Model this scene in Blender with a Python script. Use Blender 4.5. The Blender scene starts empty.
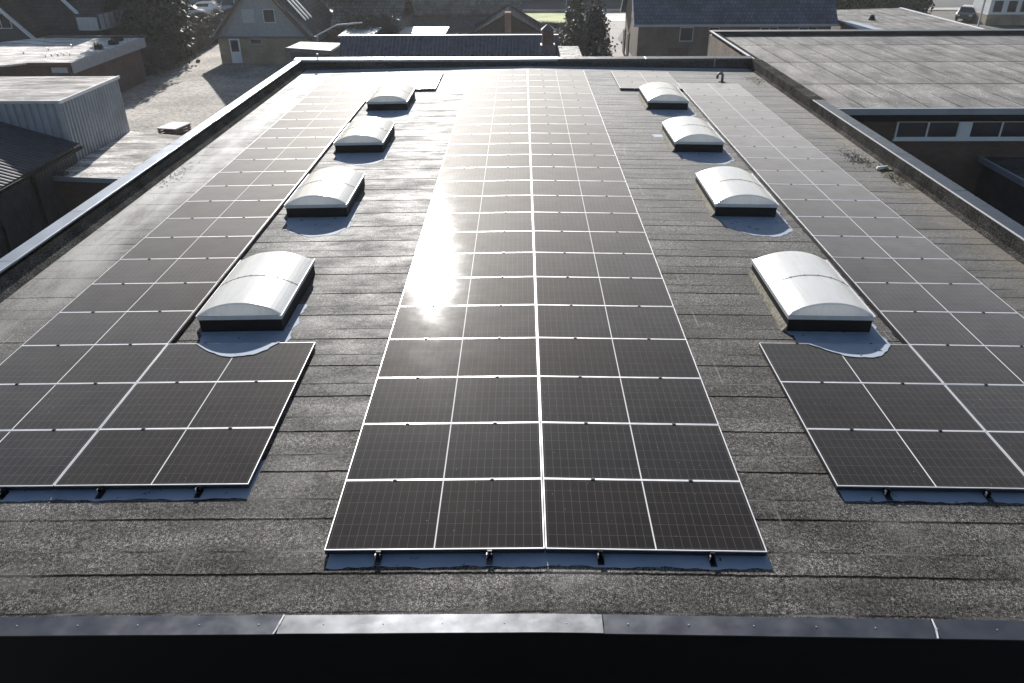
import bpy, math, random
from mathutils import Vector, Matrix
random.seed(7)
D = bpy.data
SC = bpy.context.scene
COL = SC.collection
R = math.radians
PI = math.pi

# ------------------------------------------------------------------ camera
cam = D.cameras.new('camera'); cam_o = D.objects.new('camera', cam); COL.objects.link(cam_o)
SC.camera = cam_o
cam.sensor_width = 36; cam.lens = 785.0 / 1024 * 36
cam.clip_start = .1; cam.clip_end = 3000
PITCH, YAW, ROLL = 0.50565, -0.01298, -0.00555
fwd = Vector((math.sin(YAW) * math.cos(PITCH), math.cos(YAW) * math.cos(PITCH), -math.sin(PITCH)))
rgt = Vector((math.cos(YAW), -math.sin(YAW), 0)); upv = rgt.cross(fwd)
r2 = math.cos(ROLL) * rgt + math.sin(ROLL) * upv
u2 = -math.sin(ROLL) * rgt + math.cos(ROLL) * upv
M4 = Matrix((r2, u2, -fwd)).transposed().to_4x4()
M4.translation = Vector((-0.23121, -5.58068, 5.33629))
cam_o.matrix_world = M4

# ------------------------------------------------------------------ world, sun, exposure
SUN_EL, SUN_AZ = 22.4, -8.0            # degrees; azimuth clockwise from +Y
SKY_STRENGTH, SUN_STRENGTH, EXPOSURE = 0.055, 4.9, 0.80
w = D.worlds.new('World'); SC.world = w; w.use_nodes = True
wn = w.node_tree
sky = wn.nodes.new('ShaderNodeTexSky'); sky.sky_type = 'NISHITA'; sky.sun_disc = False
sky.sun_elevation = R(SUN_EL); sky.sun_rotation = R(SUN_AZ); sky.dust_density = 1.0
wn.links.new(sky.outputs[0], wn.nodes['Background'].inputs[0])
wn.nodes['Background'].inputs[1].default_value = SKY_STRENGTH
sun = D.lights.new('sun', 'SUN'); sun.energy = SUN_STRENGTH; sun.angle = R(.5); sun.color = (1, .968, .93)
sun_o = D.objects.new('sun', sun); COL.objects.link(sun_o)
sd = Vector((math.sin(R(SUN_AZ)) * math.cos(R(SUN_EL)), math.cos(R(SUN_AZ)) * math.cos(R(SUN_EL)), math.sin(R(SUN_EL))))
sun_o.rotation_euler = sd.to_track_quat('Z', 'Y').to_euler()
SC.view_settings.view_transform = 'Standard'; SC.view_settings.look = 'None'
SC.view_settings.exposure = EXPOSURE; SC.view_settings.gamma = 1
SC.cycles.max_bounces = 6; SC.cycles.transparent_max_bounces = 8
SC.cycles.use_denoising = True

# ------------------------------------------------------------------ materials
class NT:
    def __init__(s, name):
        s.m = D.materials.new(name); s.m.use_nodes = True; s.t = s.m.node_tree
        s.b = s.t.nodes['Principled BSDF']; s.c = {}
    def n(s, kind, **kw):
        x = s.t.nodes.new(kind)
        for k, v in kw.items(): setattr(x, k, v)
        return x
    def l(s, a, b): s.t.links.new(a, b)
    def coord(s, kind='Object'):
        if 'tc' not in s.c: s.c['tc'] = s.n('ShaderNodeTexCoord')
        return s.c['tc'].outputs[kind]
    def mapv(s, src, scale=(1, 1, 1), loc=(0, 0, 0), rot=(0, 0, 0)):
        m = s.n('ShaderNodeMapping'); m.inputs['Scale'].default_value = scale
        m.inputs['Location'].default_value = loc; m.inputs['Rotation'].default_value = rot
        s.l(src, m.inputs[0]); return m.outputs[0]
    def noise(s, src, scale, detail=3, rough=.55, out='Fac'):
        x = s.n('ShaderNodeTexNoise'); x.inputs['Scale'].default_value = scale
        x.inputs['Detail'].default_value = detail; x.inputs['Roughness'].default_value = rough
        s.l(src, x.inputs['Vector']); return x.outputs[out]
    def ramp(s, src, stops, interp='LINEAR'):
        x = s.n('ShaderNodeValToRGB'); x.color_ramp.interpolation = interp
        e = x.color_ramp.elements
        while len(e) < len(stops): e.new(.5)
        for i, (p, c) in enumerate(stops):
            e[i].position = p; e[i].color = (c[0], c[1], c[2], 1) if hasattr(c, '__len__') else (c, c, c, 1)
        s.l(src, x.inputs[0]); return x.outputs[0]
    def mix(s, a, b, fac, mode='MIX'):
        x = s.n('ShaderNodeMix', data_type='RGBA', blend_type=mode)
        for i, v in ((0, fac), (6, a), (7, b)):
            if hasattr(v, 'is_linked') or hasattr(v, 'links'): s.l(v, x.inputs[i])
            elif i == 0: x.inputs[i].default_value = v
            else: x.inputs[i].default_value = (v[0], v[1], v[2], 1) if hasattr(v, '__len__') else (v, v, v, 1)
        return x.outputs[2]
    def math(s, op, a, b=None, c=None):
        x = s.n('ShaderNodeMath', operation=op)
        for i, v in enumerate((a, b, c)):
            if v is None: continue
            if hasattr(v, 'links'): s.l(v, x.inputs[i])
            else: x.inputs[i].default_value = v
        return x.outputs[0]
    def xyz(s, src):
        x = s.n('ShaderNodeSeparateXYZ'); s.l(src, x.inputs[0]); return x.outputs
    def set(s, **kw):
        names = dict(col='Base Color', rough='Roughness', metal='Metallic', spec='Specular IOR Level', coat='Coat Weight',
                     coatr='Coat Roughness', trans='Transmission Weight', ior='IOR', emis='Emission Color', estr='Emission Strength', normal='Normal',
                     coatn='Coat Normal', sheen='Sheen Weight', sheenr='Sheen Roughness', sss='Subsurface Weight')
        for k, v in kw.items():
            i = s.b.inputs[names[k]]
            if hasattr(v, 'links'): s.l(v, i)
            elif hasattr(v, '__len__'): i.default_value = (v[0], v[1], v[2], 1)
            else: i.default_value = v
        return s
    def bump(s, h, strength=.3, dist=.01, prev=None):
        x = s.n('ShaderNodeBump'); x.inputs['Strength'].default_value = strength; x.inputs['Distance'].default_value = dist
        s.l(h, x.inputs['Height'])
        if prev is not None: s.l(prev, x.inputs['Normal'])
        return x.outputs[0]

def plain(name, col, rough=.6, metal=0, var=.25, scale=3.0, bump=0, spec=.5, coat=0):
    n = NT(name); c = n.coord()
    f = n.noise(c, scale, 4, .6)
    a = [x * (1 - var) for x in col]; b = [min(1, x * (1 + var)) for x in col]
    n.set(col=n.ramp(f, [(.3, a), (.7, b)]), rough=rough, metal=metal, spec=spec, coat=coat)
    if bump: n.set(normal=n.bump(n.noise(c, scale * 8, 3), bump, .01))
    return n.m

def m_felt(name, base, seams=True, wet=0.0, rough=.5, period=.765, spec=.16, brick=True, tint=(1.05, 1, .94), swap=False, pale=False, sheen=0):
    """granular roofing felt laid in strips across the roof"""
    n = NT(name); c = n.coord()
    if swap: c = n.mapv(c, (1, 1, 1), (0, 0, 0), (0, 0, R(90)))
    X, Y, Z = n.xyz(c)
    gran = n.noise(c, 120, 2, .8)
    gran2 = n.noise(c, 30, 3, .65)
    big = n.noise(n.mapv(c, (.35, .9, 1)), 1.6, 5, .62)
    streak = n.noise(n.mapv(c, (.5, 1.6, 1)), 1.2, 5, .65)
    b = base
    col = n.ramp(gran, [(.37, [b * .16 * t for t in tint]), (.5, [b * .8 * t for t in tint]), (.63, [b * 4.2 * t for t in tint])])
    col = n.mix(col, n.ramp(gran2, [(.35, .55), (.65, 1.5)]), 1.0, 'MULTIPLY')
    gran3 = n.noise(c, 30, 5, .85)
    col = n.mix(col, n.ramp(gran3, [(.36, .5), (.64, 1.6)]), 1.0, 'MULTIPLY')
    col = n.mix(col, n.ramp(big, [(.32, .52), (.68, 1.4)]), 1.0, 'MULTIPLY')
    if not swap: col = n.mix(col, n.ramp(streak, [(.32, .75), (.68, 1.2)]), 1.0, 'MULTIPLY')
    h = n.math('ADD', n.math('MULTIPLY', gran, .55), n.math('MULTIPLY', gran2, .35))
    nrm = n.bump(h, .55, .006)
    if seams:
        wob = n.math('ADD', n.math('MULTIPLY', n.math('SUBTRACT', n.noise(n.mapv(c, (.6, .6, 1)), 1.3, 2), .5), .03), n.math('MULTIPLY', n.math('SUBTRACT', n.noise(n.mapv(c, (1, .2, 1)), 9, 4, .7), .5), .028))
        yy = n.math('ADD', Y, wob)
        fr = n.math('FRACT', n.math('DIVIDE', n.math('ADD', yy, 100.06), period))
        d1 = n.math('ABSOLUTE', n.math('SUBTRACT', fr, .5))
        fr2 = n.math('FRACT', n.math('DIVIDE', n.math('ADD', yy, 100.06 - .30), period))
        d2 = n.math('ABSOLUTE', n.math('SUBTRACT', fr2, .5))
        l1 = n.ramp(d1, [(.012, 0), (.030, 1)]); l2 = n.ramp(d2, [(.006, .1), (.022, 1)])
        brk = n.ramp(n.noise(n.mapv(c, (.4, 2, 1)), 1.1, 3), [(.52, 0), (.62, 1)])
        if not swap:
            bands = n.noise(n.mapv(c, (.35, 2.0, 1), (4, 0, 0)), 1.5, 3, .6)
            col = n.mix(col, n.ramp(bands, [(.36, .76), (.64, 1.24)]), 1.0, 'MULTIPLY')
        l2 = n.mix(l2, 1.0, n.math('MULTIPLY', brk, 0.75)) if False else n.mix(l2, 1.0, 1.0 if swap else n.math('MULTIPLY', brk, .8))
        l1 = n.mix(l1, 1.0, n.ramp(n.noise(n.mapv(c, (.3, 2.5, 1), (5, 3, 0)), 1.3, 3), [(.52, 0), (.70, .8)]))
        if swap:
            d3 = n.math('ABSOLUTE', n.math('SUBTRACT', n.math('FRACT', n.math('DIVIDE', n.math('ADD', X, 100 - 3.83), 4.43)), .5))
            col = n.mix(col, n.ramp(d3, [(.010, .03), (.018, 1)]), 1.0, 'MULTIPLY')
            k3 = n.ramp(n.math('FRACT', n.math('DIVIDE', n.math('ADD', X, 100 - 3.83), 4.43)), [(.495, .95), (.505, 1.12)])
            col = n.mix(col, k3, 1.0, 'MULTIPLY')
        # a soft dirty band beside each lap
        band = n.ramp(fr, [(.50, 1.12), (.60, .97), (.9, 1.0), (1, 1)])
        col = n.mix(col, band, 1.0, 'MULTIPLY')
        col = n.mix(col, n.mix(.14, 1.0, l1), 1.0, 'MULTIPLY'); col = n.mix(col, n.mix(.32, 1.0, l2), 1.0, 'MULTIPLY')
        nrm = n.bump(n.mix(fr, 0.0, l1), .5, .012, nrm)
        nrm = n.bump(n.noise(n.mapv(c, (.8, 1.6, 1)), 1.5, 2), .12, .04, nrm)
    if brick:   # short end laps between neighbouring strips, mixed paler in broken stretches
        bt = n.n('ShaderNodeTexBrick'); bt.offset = .37
        for k, v in (('Scale', 1.0), ('Mortar Size', .016), ('Mortar Smooth', .6), ('Brick Width', 4.3), ('Row Height', period)): bt.inputs[k].default_value = v
        n.l(n.mapv(c, (1, 1, 1), (1.9, .10 + period * 131 - 100 + .38, 0), (0, 0, 0)), bt.inputs['Vector'])
        vert = bt.outputs['Fac']
        keep = n.ramp(n.noise(n.mapv(c, (1, 1.3, 1)), 1.1, 2), [(.45, 0), (.62, .8)])
        col = n.mix(col, [.26, .26, .25], n.math('MULTIPLY', n.math('MULTIPLY', vert, keep), .55))
    wetm = n.noise(n.mapv(c, (.5, 1.0, 1), (3, 1, 0)), 1.6, 8, .72)
    rr = n.ramp(wetm, [(.35, rough - .1), (.65, rough + .12)])
    if pale:
        pm = n.math('MULTIPLY', n.ramp(n.math('MULTIPLY', X, -.1), [(.72, 0), (.79, 1)]), n.ramp(n.noise(n.mapv(c, (1.2, .35, 1), (2, 0, 0)), 1.3, 5, .6), [(.36, .15), (.62, 1)]))
        pm = n.math('MULTIPLY', pm, n.ramp(n.math('MULTIPLY', Y, .05), [(.2, .35), (.55, 1)]))
        col = n.mix(col, (.34, .33, .31), n.math('MULTIPLY', pm, .95))  # left strip: pale residue, with the sun's sheen put into the colour
        mo = n.math('MULTIPLY', n.ramp(n.math('MULTIPLY', X, .1), [(.79, 0), (.86, 1)]), n.ramp(n.noise(n.mapv(c, (1.2, .4, 1), (7, 0, 0)), 1.5, 5, .6), [(.38, .2), (.62, 1)]))
        col = n.mix(col, (.125, .10, .062), n.math('MULTIPLY', mo, .7))
        col = n.mix(col, (.34, .33, .31), n.math('MULTIPLY', n.ramp(n.noise(n.mapv(c, (1, 1.4, 1), (9, 4, 0)), .9, 5, .6), [(.58, 0), (.72, 1)]), .16))
    sm = n.math('MULTIPLY', l1, l2) if seams else n.math('ADD', 1.0, 0.0)
    grt = n.ramp(gran3, [(.34, .45), (.66, 1.0)])
    sm = n.math('MULTIPLY', sm, grt)
    if pale: sm = n.math('ADD', sm, n.math('MULTIPLY', pm, .8))
    n.set(col=col, rough=rr, spec=n.math('MULTIPLY', sm, spec), normal=nrm, sheen=n.math('MULTIPLY', sm, sheen), sheenr=.3)
    if wet:
        n.set(coat=n.math('MULTIPLY', sm, n.ramp(wetm, [(.40, wet * 1.6), (.60, wet * .3)])), coatr=.46, coatn=nrm)
    return n.m

def m_glass():
    """half-cut cell pattern of a solar panel, in the panel's own coordinates"""
    n = NT('solar cells'); c = n.coord(); X, Y, Z = n.xyz(c)
    info = n.n('ShaderNodeObjectInfo')
    HX = (2.104 / 2 - .014 - .016 - .007) / 12; HY = (1.038 - .028 - .03) / 6
    ax = n.math('SUBTRACT', n.math('ABSOLUTE', X), .007)
    fx = n.math('ABSOLUTE', n.math('SUBTRACT', n.math('FRACT', n.math('DIVIDE', ax, HX)), .5))
    fy = n.math('ABSOLUTE', n.math('SUBTRACT', n.math('FRACT', n.math('DIVIDE', n.math('ADD', Y, 50 * HY), HY)), .5))
    lx = n.ramp(fx, [(.470, 0), (.490, 1)]); ly = n.ramp(fy, [(.485, 0), (.494, 1)])
    line = n.math('MAXIMUM', lx, ly)
    # thin bus wires
    fb = n.math('ABSOLUTE', n.math('SUBTRACT', n.math('FRACT', n.math('DIVIDE', n.math('ADD', Y, 50 * HY), HY / 9)), .5))
    bus = n.ramp(fb, [(.46, 0), (.5, .10)])
    mid = n.ramp(n.math('ABSOLUTE', X), [(.0055, 1), (.0075, 0)])
    wc = n.mapv(c, (1, 1, 1)); 
    off = n.n('ShaderNodeVectorMath', operation='ADD'); n.l(wc, off.inputs[0])
    rv = n.n('ShaderNodeCombineXYZ'); n.l(n.math('MULTIPLY', info.outputs['Random'], 57.0), rv.inputs[0]); n.l(n.math('MULTIPLY', info.outputs['Random'], 91.0), rv.inputs[1])
    n.l(rv.outputs[0], off.inputs[1]); pc = off.outputs[0]
    dust = n.noise(pc, 2.2, 5, .65)
    cell = n.ramp(n.noise(pc, 260, 1, .5), [(.3, (.004, .0035, .0035)), (.7, (.013, .011, .010))])
    col = n.mix(cell, (.10, .092, .09), n.math('MAXIMUM', line, bus))
    col = n.mix(col, (.11, .10, .092), n.ramp(dust, [(.35, .0), (.75, .05)]))
    # droplets, grit
    vor = n.n('ShaderNodeTexVoronoi'); vor.inputs['Scale'].default_value = 11; n.l(pc, vor.inputs['Vector'])
    vr = n.n('ShaderNodeSeparateColor'); n.l(vor.outputs['Color'], vr.inputs[0])
    spk = n.math('MULTIPLY', n.ramp(vor.outputs['Distance'], [(.028, 1), (.05, 0)]), n.ramp(vr.outputs[0], [(.40, 0), (.46, 1)]))
    col = n.mix(col, (.5, .48, .44), spk)
    col = n.mix(col, n.ramp(info.outputs['Random'], [(0, (.75, .72, .70)), (.5, (1.0, .96, .95)), (1, (.95, 1.05, 1.2))]), 1.0, 'MULTIPLY')
    col = n.mix(col, (.72, .72, .72), mid)
    nb = n.bump(n.noise(pc, 14, 3, .6), .10, .002)
    n.set(col=col, rough=.5, spec=.006, coat=.34, coatr=n.ramp(dust, [(.3, .06), (.8, .095)]), normal=nb, sheen=n.math('MULTIPLY', n.ramp(info.outputs['Random'], [(0, .86), (1, 1.0)]), n.ramp(dust, [(.32, .85), (.6, 1.0)])), sheenr=.305)
    n.b.inputs['Sheen Tint'].default_value = (1, .965, .96, 1)
    return n.m

def m_brick(name, c1, c2, mortar, scale=1.0):
    n = NT(name); c = n.coord('Object')
    geo = n.n('ShaderNodeNewGeometry'); nx = n.xyz(geo.outputs['Normal'])[0]
    X, Y, Z = n.xyz(c)
    u = n.mix(X, Y, n.ramp(n.math('ABSOLUTE', nx), [(.5, 0), (.6, 1)]))
    cb = n.n('ShaderNodeCombineXYZ')
    sel = n.math('GREATER_THAN', n.math('ABSOLUTE', nx), .6)
    uu = n.math('ADD', n.math('MULTIPLY', X, n.math('SUBTRACT', 1.0, sel)), n.math('MULTIPLY', Y, sel))
    n.l(uu, cb.inputs[0]); n.l(Z, cb.inputs[1])
    b = n.n('ShaderNodeTexBrick'); n.l(cb.outputs[0], b.inputs['Vector'])
    for k, v in (('Scale', scale), ('Brick Width', .24), ('Row Height', .075), ('Mortar Size', .008)): b.inputs[k].default_value = v
    b.inputs['Color1'].default_value = (*c1, 1); b.inputs['Color2'].default_value = (*c2, 1); b.inputs['Mortar'].default_value = (*mortar, 1)
    col = n.mix(b.outputs['Color'], n.ramp(n.noise(c, .9, 4), [(.3, .72), (.7, 1.2)]), 1.0, 'MULTIPLY')
    n.set(col=col, rough=.85, normal=n.bump(b.outputs['Fac'], -.4, .01))
    return n.m

def m_tiles(name, col, period=.33, along='slope', rough=.45):
    n = NT(name); c = n.coord(); X, Y, Z = n.xyz(c)
    b = n.n('ShaderNodeTexBrick')
    cb = n.n('ShaderNodeCombineXYZ'); n.l(X if along != 'y' else Y, cb.inputs[0]); n.l(n.math('MULTIPLY', Z, 1.35), cb.inputs[1])
    n.l(cb.outputs[0], b.inputs['Vector'])
    for k, v in (('Scale', 1), ('Brick Width', .3), ('Row Height', period), ('Mortar Size', .022), ('Mortar Smooth', .3)): b.inputs[k].default_value = v
    b.inputs['Color1'].default_value = (*[x * .8 for x in col], 1); b.inputs['Color2'].default_value = (*[x * 1.2 for x in col], 1)
    b.inputs['Mortar'].default_value = (*[x * .35 for x in col], 1)
    cc = n.mix(b.outputs['Color'], n.ramp(n.noise(c, .8, 5), [(.3, .7), (.7, 1.3)]), 1.0, 'MULTIPLY')
    n.set(col=cc, rough=.85, spec=.0, normal=n.bump(b.outputs['Fac'], -.4, .015))
    return n.m

def m_dome():
    n = NT('opal acrylic'); c = n.coord()
    d = n.noise(n.mapv(c, (1, .4, 1)), 3, 4)
    info = n.n('ShaderNodeObjectInfo')
    off = n.n('ShaderNodeVectorMath', operation='ADD'); n.l(c, off.inputs[0]); n.l(info.outputs['Location'], off.inputs[1])
    cc = n.ramp(d, [(.3, (.86, .86, .85)), (.7, (.93, .93, .92))])
    dirt = n.noise(n.mapv(off.outputs[0], (7, .8, 2)), 1.6, 5, .7)
    cc = n.mix(cc, n.ramp(dirt, [(.30, (.90, .89, .87)), (.52, (1, 1, 1))]), 1.0, 'MULTIPLY')
    n.set(col=cc, rough=.3, spec=.5, coat=.4, coatr=.12)
    tr = n.n('ShaderNodeBsdfTranslucent'); n.l(cc, tr.inputs[0])
    mx = n.n('ShaderNodeMixShader'); mx.inputs[0].default_value = .42
    n.l(n.b.outputs[0], mx.inputs[1]); n.l(tr.outputs[0], mx.inputs[2]); n.l(mx.outputs[0], n.t.nodes['Material Output'].inputs[0])
    return n.m

def m_metal(name, col, rough=.35, metal=1.0, var=.15, dents=.25, scale=2.0):
    n = NT(name); c = n.coord()
    f = n.noise(c, scale, 4)
    n.set(col=n.ramp(f, [(.3, [x * (1 - var) for x in col]), (.7, [min(1, x * (1 + var)) for x in col])]), metal=metal,
          rough=n.ramp(n.noise(c, scale * 3, 4), [(.3, rough - .07), (.7, rough + .09)]),
          normal=n.bump(n.noise(c, 2.3, 2), dents, .02))
    return n.m

def m_gravel(name, a, b, scale=9, rough=.9, bumpd=.03, big=.25):
    n = NT(name); c = n.coord()
    f = n.noise(c, scale, 5, .75); g = n.noise(c, big, 5, .6)
    col = n.ramp(f, [(.3, a), (.7, b)])
    col = n.mix(col, n.ramp(g, [(.35, .62), (.65, 1.3)]), 1.0, 'MULTIPLY')
    n.set(col=col, rough=rough, normal=n.bump(f, .7, bumpd)); return n.m

def m_leaf(name, a, b):
    n = NT(name); c = n.coord()
    n.set(col=n.ramp(n.noise(c, 1.3, 3), [(.3, a), (.7, b)]), rough=.6, spec=.3); return n.m

def m_frost(name='frost'):
    n = NT(name); c = n.coord()
    f = n.noise(c, 2.2, 5, .6)
    n.set(col=n.ramp(f, [(.3, (.27, .32, .40)), (.7, (.38, .43, .51))]), rough=.75, spec=.3,
          normal=n.bump(n.noise(c, 60, 2), .25, .004))
    # thin spots where the felt shows through
    tp = n.n('ShaderNodeBsdfTransparent'); mx = n.n('ShaderNodeMixShader')
    n.l(n.ramp(n.noise(c, 5.5, 7, .7), [(.335, 1), (.39, .0)]), mx.inputs[0]); n.l(n.b.outputs[0], mx.inputs[1]); n.l(tp.outputs[0], mx.inputs[2])
    n.l(mx.outputs[0], n.t.nodes['Material Output'].inputs[0]); return n.m

MAT = dict(
    felt=m_felt('main roof felt', .036, wet=.07, rough=.64, pale=True, spec=.07, sheen=.72),
    felt2=m_felt('neighbour roof felt', .105, wet=.05, rough=.6, period=1.0, brick=False, swap=True),
    felt_up=m_felt('upstand felt', .035, seams=False, rough=.8, brick=False, spec=0),
    glass=m_glass(),
    alu=m_metal('aluminium frame', (.86, .86, .87), .40, .30, .05, 0),
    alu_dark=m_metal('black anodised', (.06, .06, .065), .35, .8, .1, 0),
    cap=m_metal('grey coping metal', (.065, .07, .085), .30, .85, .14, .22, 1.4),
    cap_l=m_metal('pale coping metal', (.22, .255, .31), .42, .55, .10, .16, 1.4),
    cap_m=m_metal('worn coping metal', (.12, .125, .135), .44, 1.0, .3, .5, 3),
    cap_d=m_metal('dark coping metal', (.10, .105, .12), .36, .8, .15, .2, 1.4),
    frost=m_frost(),
    dome=m_dome(), reflector=plain('hidden white reflector sheet', (.85, .86, .86), .6, var=.03), black=plain('black paint', (.012, .012, .013), .6, spec=.12),
    fascia=plain('black fascia', (.004, .004, .0045), .5, var=.1, spec=.2),
    brick_d=m_brick('dark red brick', (.15, .08, .055), (.10, .058, .045), (.10, .09, .08)),
    brick_y=m_brick('yellow brick', (.36, .29, .19), (.28, .225, .15), (.30, .28, .24)),
    brick_g=m_brick('grey brown brick', (.23, .175, .125), (.17, .13, .095), (.16, .15, .14)),
    brick_r=m_brick('red chimney brick', (.55, .30, .18), (.42, .22, .13), (.3, .27, .24)),
    clad=plain('galvanised cladding', (.34, .37, .41), .5, .2, .15, 1.0, spec=.3),
    clad_d=plain('dark cladding', (.055, .06, .066), .5, var=.3),
    wfelt=m_felt('pale roof felt', .29, wet=0, rough=.7, spec=.03, period=1.1, brick=False),
    wfelt2=m_felt('bright roof felt', .36, seams=False, rough=.7, spec=.05, brick=False),
    tile_d=m_tiles('dark roof tiles', (.055, .056, .06)), tile_b=m_tiles('brown roof tiles', (.22, .20, .175)),
    tile_s=m_tiles('blue slate tiles', (.095, .125, .175), rough=.5), tile_y=m_tiles('dark tiles on a side slope', (.05, .052, .058), along='y'),
    tile_by=m_tiles('brown tiles on a side slope', (.075, .062, .05), along='y'),
    white=plain('white paint', (.78, .79, .80), .45, var=.06), offw=plain('dull white boards', (.50, .51, .53), .6, var=.12),
    wood=plain('weathered boards', (.33, .34, .36), .7, var=.18, scale=5), wood_b=plain('brown timber', (.13, .08, .05), .7),
    pane=plain('window glass', (.03, .035, .045), .08, var=.1), pane_l=plain('window blind', (.42, .45, .50), .35, var=.1),
    gravel=m_gravel('gravel lot', (.13, .115, .10), (.60, .55, .48), 4.0, bumpd=.15),
    ground=m_gravel('dull ground', (.06, .056, .05), (.13, .12, .11), 2.5),
    asphalt=m_gravel('asphalt', (.04, .04, .045), (.075, .075, .08), 20, .7, .005),
    drive=m_gravel('concrete drive', (.12, .10, .09), (.20, .175, .155), 14, .8, .005),
    verge=m_gravel('pale frosted paving', (.36, .34, .30), (.55, .52, .46), 7, .8, .01),
    grass=m_gravel('grass', (.20, .24, .06), (.38, .42, .14), 12, .9, .03),
    leaf_d=m_leaf('dark conifer leaves', (.030, .036, .022), (.08, .08, .055)),
    leaf_g=m_leaf('olive leaves', (.06, .062, .04), (.15, .15, .10)),
    twig=m_leaf('bare twigs', (.06, .047, .038), (.15, .12, .095)),
    bark=plain('bark', (.07, .055, .045), .9, bump=.5), pipe=plain('grey pipe', (.10, .11, .125), .4),
    lichen=plain('pale mossy mortar', (.17, .155, .115), .9, var=.7, scale=14),
    moss=plain('moss and debris', (.12, .11, .035), .9, var=.7, scale=20),
    carw=plain('white car paint', (.72, .74, .77), .2, var=.03, coat=1), carg=plain('silver car paint', (.38, .42, .48), .2, var=.03, coat=1),
    card=plain('dark car paint', (.05, .055, .065), .2, var=.03, coat=1), rubber=plain('rubber', (.02, .02, .02), .7),
    corr=plain('corrugated roof sheet', (.12, .13, .165), .6, var=.3, spec=.2),
    corr_d=plain('old dark roof sheet', (.05, .055, .065), .6, var=.4, spec=.3),
    debris=plain('leaf litter', (.035, .03, .022), .9, var=.6, scale=30),
)

# ------------------------------------------------------------------ helpers
class MB:
    """collects faces and links them as ONE mesh object"""
    def __init__(s): s.v = []; s.f = []; s.mi = []; s.cur = 0
    def add(s, vs, fs):
        o = len(s.v); s.v += [tuple(v) for v in vs]; s.f += [tuple(i + o for i in f) for f in fs]; s.mi += [s.cur] * len(fs)
        return s
    def box(s, x0, x1, y0, y1, z0, z1, M=None, taper=0):
        t = taper
        vs = [(x0, y0, z0), (x1, y0, z0), (x1, y1, z0), (x0, y1, z0), (x0 + t, y0 + t, z1), (x1 - t, y0 + t, z1), (x1 - t, y1 - t, z1), (x0 + t, y1 - t, z1)]
        if M is not None: vs = [M @ Vector(v) for v in vs]
        return s.add(vs, [(3, 2, 1, 0), (4, 5, 6, 7), (0, 1, 5, 4), (1, 2, 6, 5), (2, 3, 7, 6), (3, 0, 4, 7)])
    def prism(s, pts, z0, z1):
        """pts: xy outline, z0/z1 numbers or functions of (x, y)"""
        n = len(pts); f0 = z0 if callable(z0) else (lambda x, y: z0); f1 = z1 if callable(z1) else (lambda x, y: z1)
        vs = [(x, y, f0(x, y)) for x, y in pts] + [(x, y, f1(x, y)) for x, y in pts]
        fs = [tuple(reversed(range(n))), tuple(range(n, 2 * n))] + [(i, (i + 1) % n, (i + 1) % n + n, i + n) for i in range(n)]
        return s.add(vs, fs)
    def extr(s, prof, axis, a, b):
        """profile (u, z) extruded along 'x' (u=y) or 'y' (u=x)"""
        n = len(prof)
        mk = (lambda t: [(t, u, z) for u, z in prof]) if axis == 'x' else (lambda t: [(u, t, z) for u, z in prof])
        return s.add(mk(a) + mk(b), [tuple(range(n)), tuple(reversed(range(n, 2 * n)))] + [(i, i + n, (i + 1) % n + n, (i + 1) % n) for i in range(n)])
    def tube(s, pts, r, seg=8):
        pts = [Vector(p) for p in pts]; rings = []
        rr = r if hasattr(r, '__len__') else [r] * len(pts)
        vs = []
        for i, p in enumerate(pts):
            d = (pts[min(i + 1, len(pts) - 1)] - pts[max(i - 1, 0)]).normalized()
            a = d.cross(Vector((0, 0, 1)) if abs(d.z) < .9 else Vector((1, 0, 0))).normalized(); b = d.cross(a)
            for k in range(seg):
                t = 2 * PI * k / seg; vs.append(p + rr[i] * (math.cos(t) * a + math.sin(t) * b))
        fs = []
        for i in range(len(pts) - 1):
            for k in range(seg): fs.append((i * seg + k, i * seg + (k + 1) % seg, (i + 1) * seg + (k + 1) % seg, (i + 1) * seg + k))
        fs.append(tuple(reversed(range(seg)))); fs.append(tuple(range((len(pts) - 1) * seg, len(pts) * seg)))
        return s.add(vs, fs)
    def quad(s, a, b, c, d): return s.add([a, b, c, d], [(0, 1, 2, 3)])
    def mesh(s, name, mats):
        me = D.meshes.new(name); me.from_pydata(s.v, [], s.f); me.validate(); me.update()
        mats = mats if isinstance(mats, (list, tuple)) else [mats]
        for m in mats: me.materials.append(MAT[m] if isinstance(m, str) else m)
        if len(mats) > 1 and len(me.polygons) == len(s.mi):
            for p, i in zip(me.polygons, s.mi): p.material_index = i
        return me
    def build(s, name, mats, parent=None, smooth=False, bevel=0):
        import bmesh
        me = s.mesh(name, mats)
        bm = bmesh.new(); bm.from_mesh(me); bmesh.ops.recalc_face_normals(bm, faces=bm.faces); bm.to_mesh(me); bm.free()
        if smooth:
            for p in me.polygons: p.use_smooth = True
        o = D.objects.new(name, me); COL.objects.link(o)
        if parent is not None: o.parent = parent
        if bevel:
            b = o.modifiers.new('edge', 'BEVEL'); b.width = bevel; b.segments = 2; b.limit_method = 'ANGLE'; b.angle_limit = R(40)
        return o

def tag(o, label=None, cat=None, group=None, kind=None):
    if label: o['label'] = label
    if cat: o['category'] = cat
    if group: o['group'] = group
    if kind: o['kind'] = kind
    return o
def empty(name, label, cat, loc=(0, 0, 0), rz=0, group=None):
    o = D.objects.new(name, None); COL.objects.link(o); o.location = loc; o.rotation_euler = (0, 0, rz); o.empty_display_size = .2
    return tag(o, label, cat, group)
def copy_tree(o, parent=None):
    c = o.copy(); COL.objects.link(c); c.parent = parent
    for ch in list(o.children): copy_tree(ch, c)
    return c
def struct(o): o['kind'] = 'structure'; return o

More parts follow.
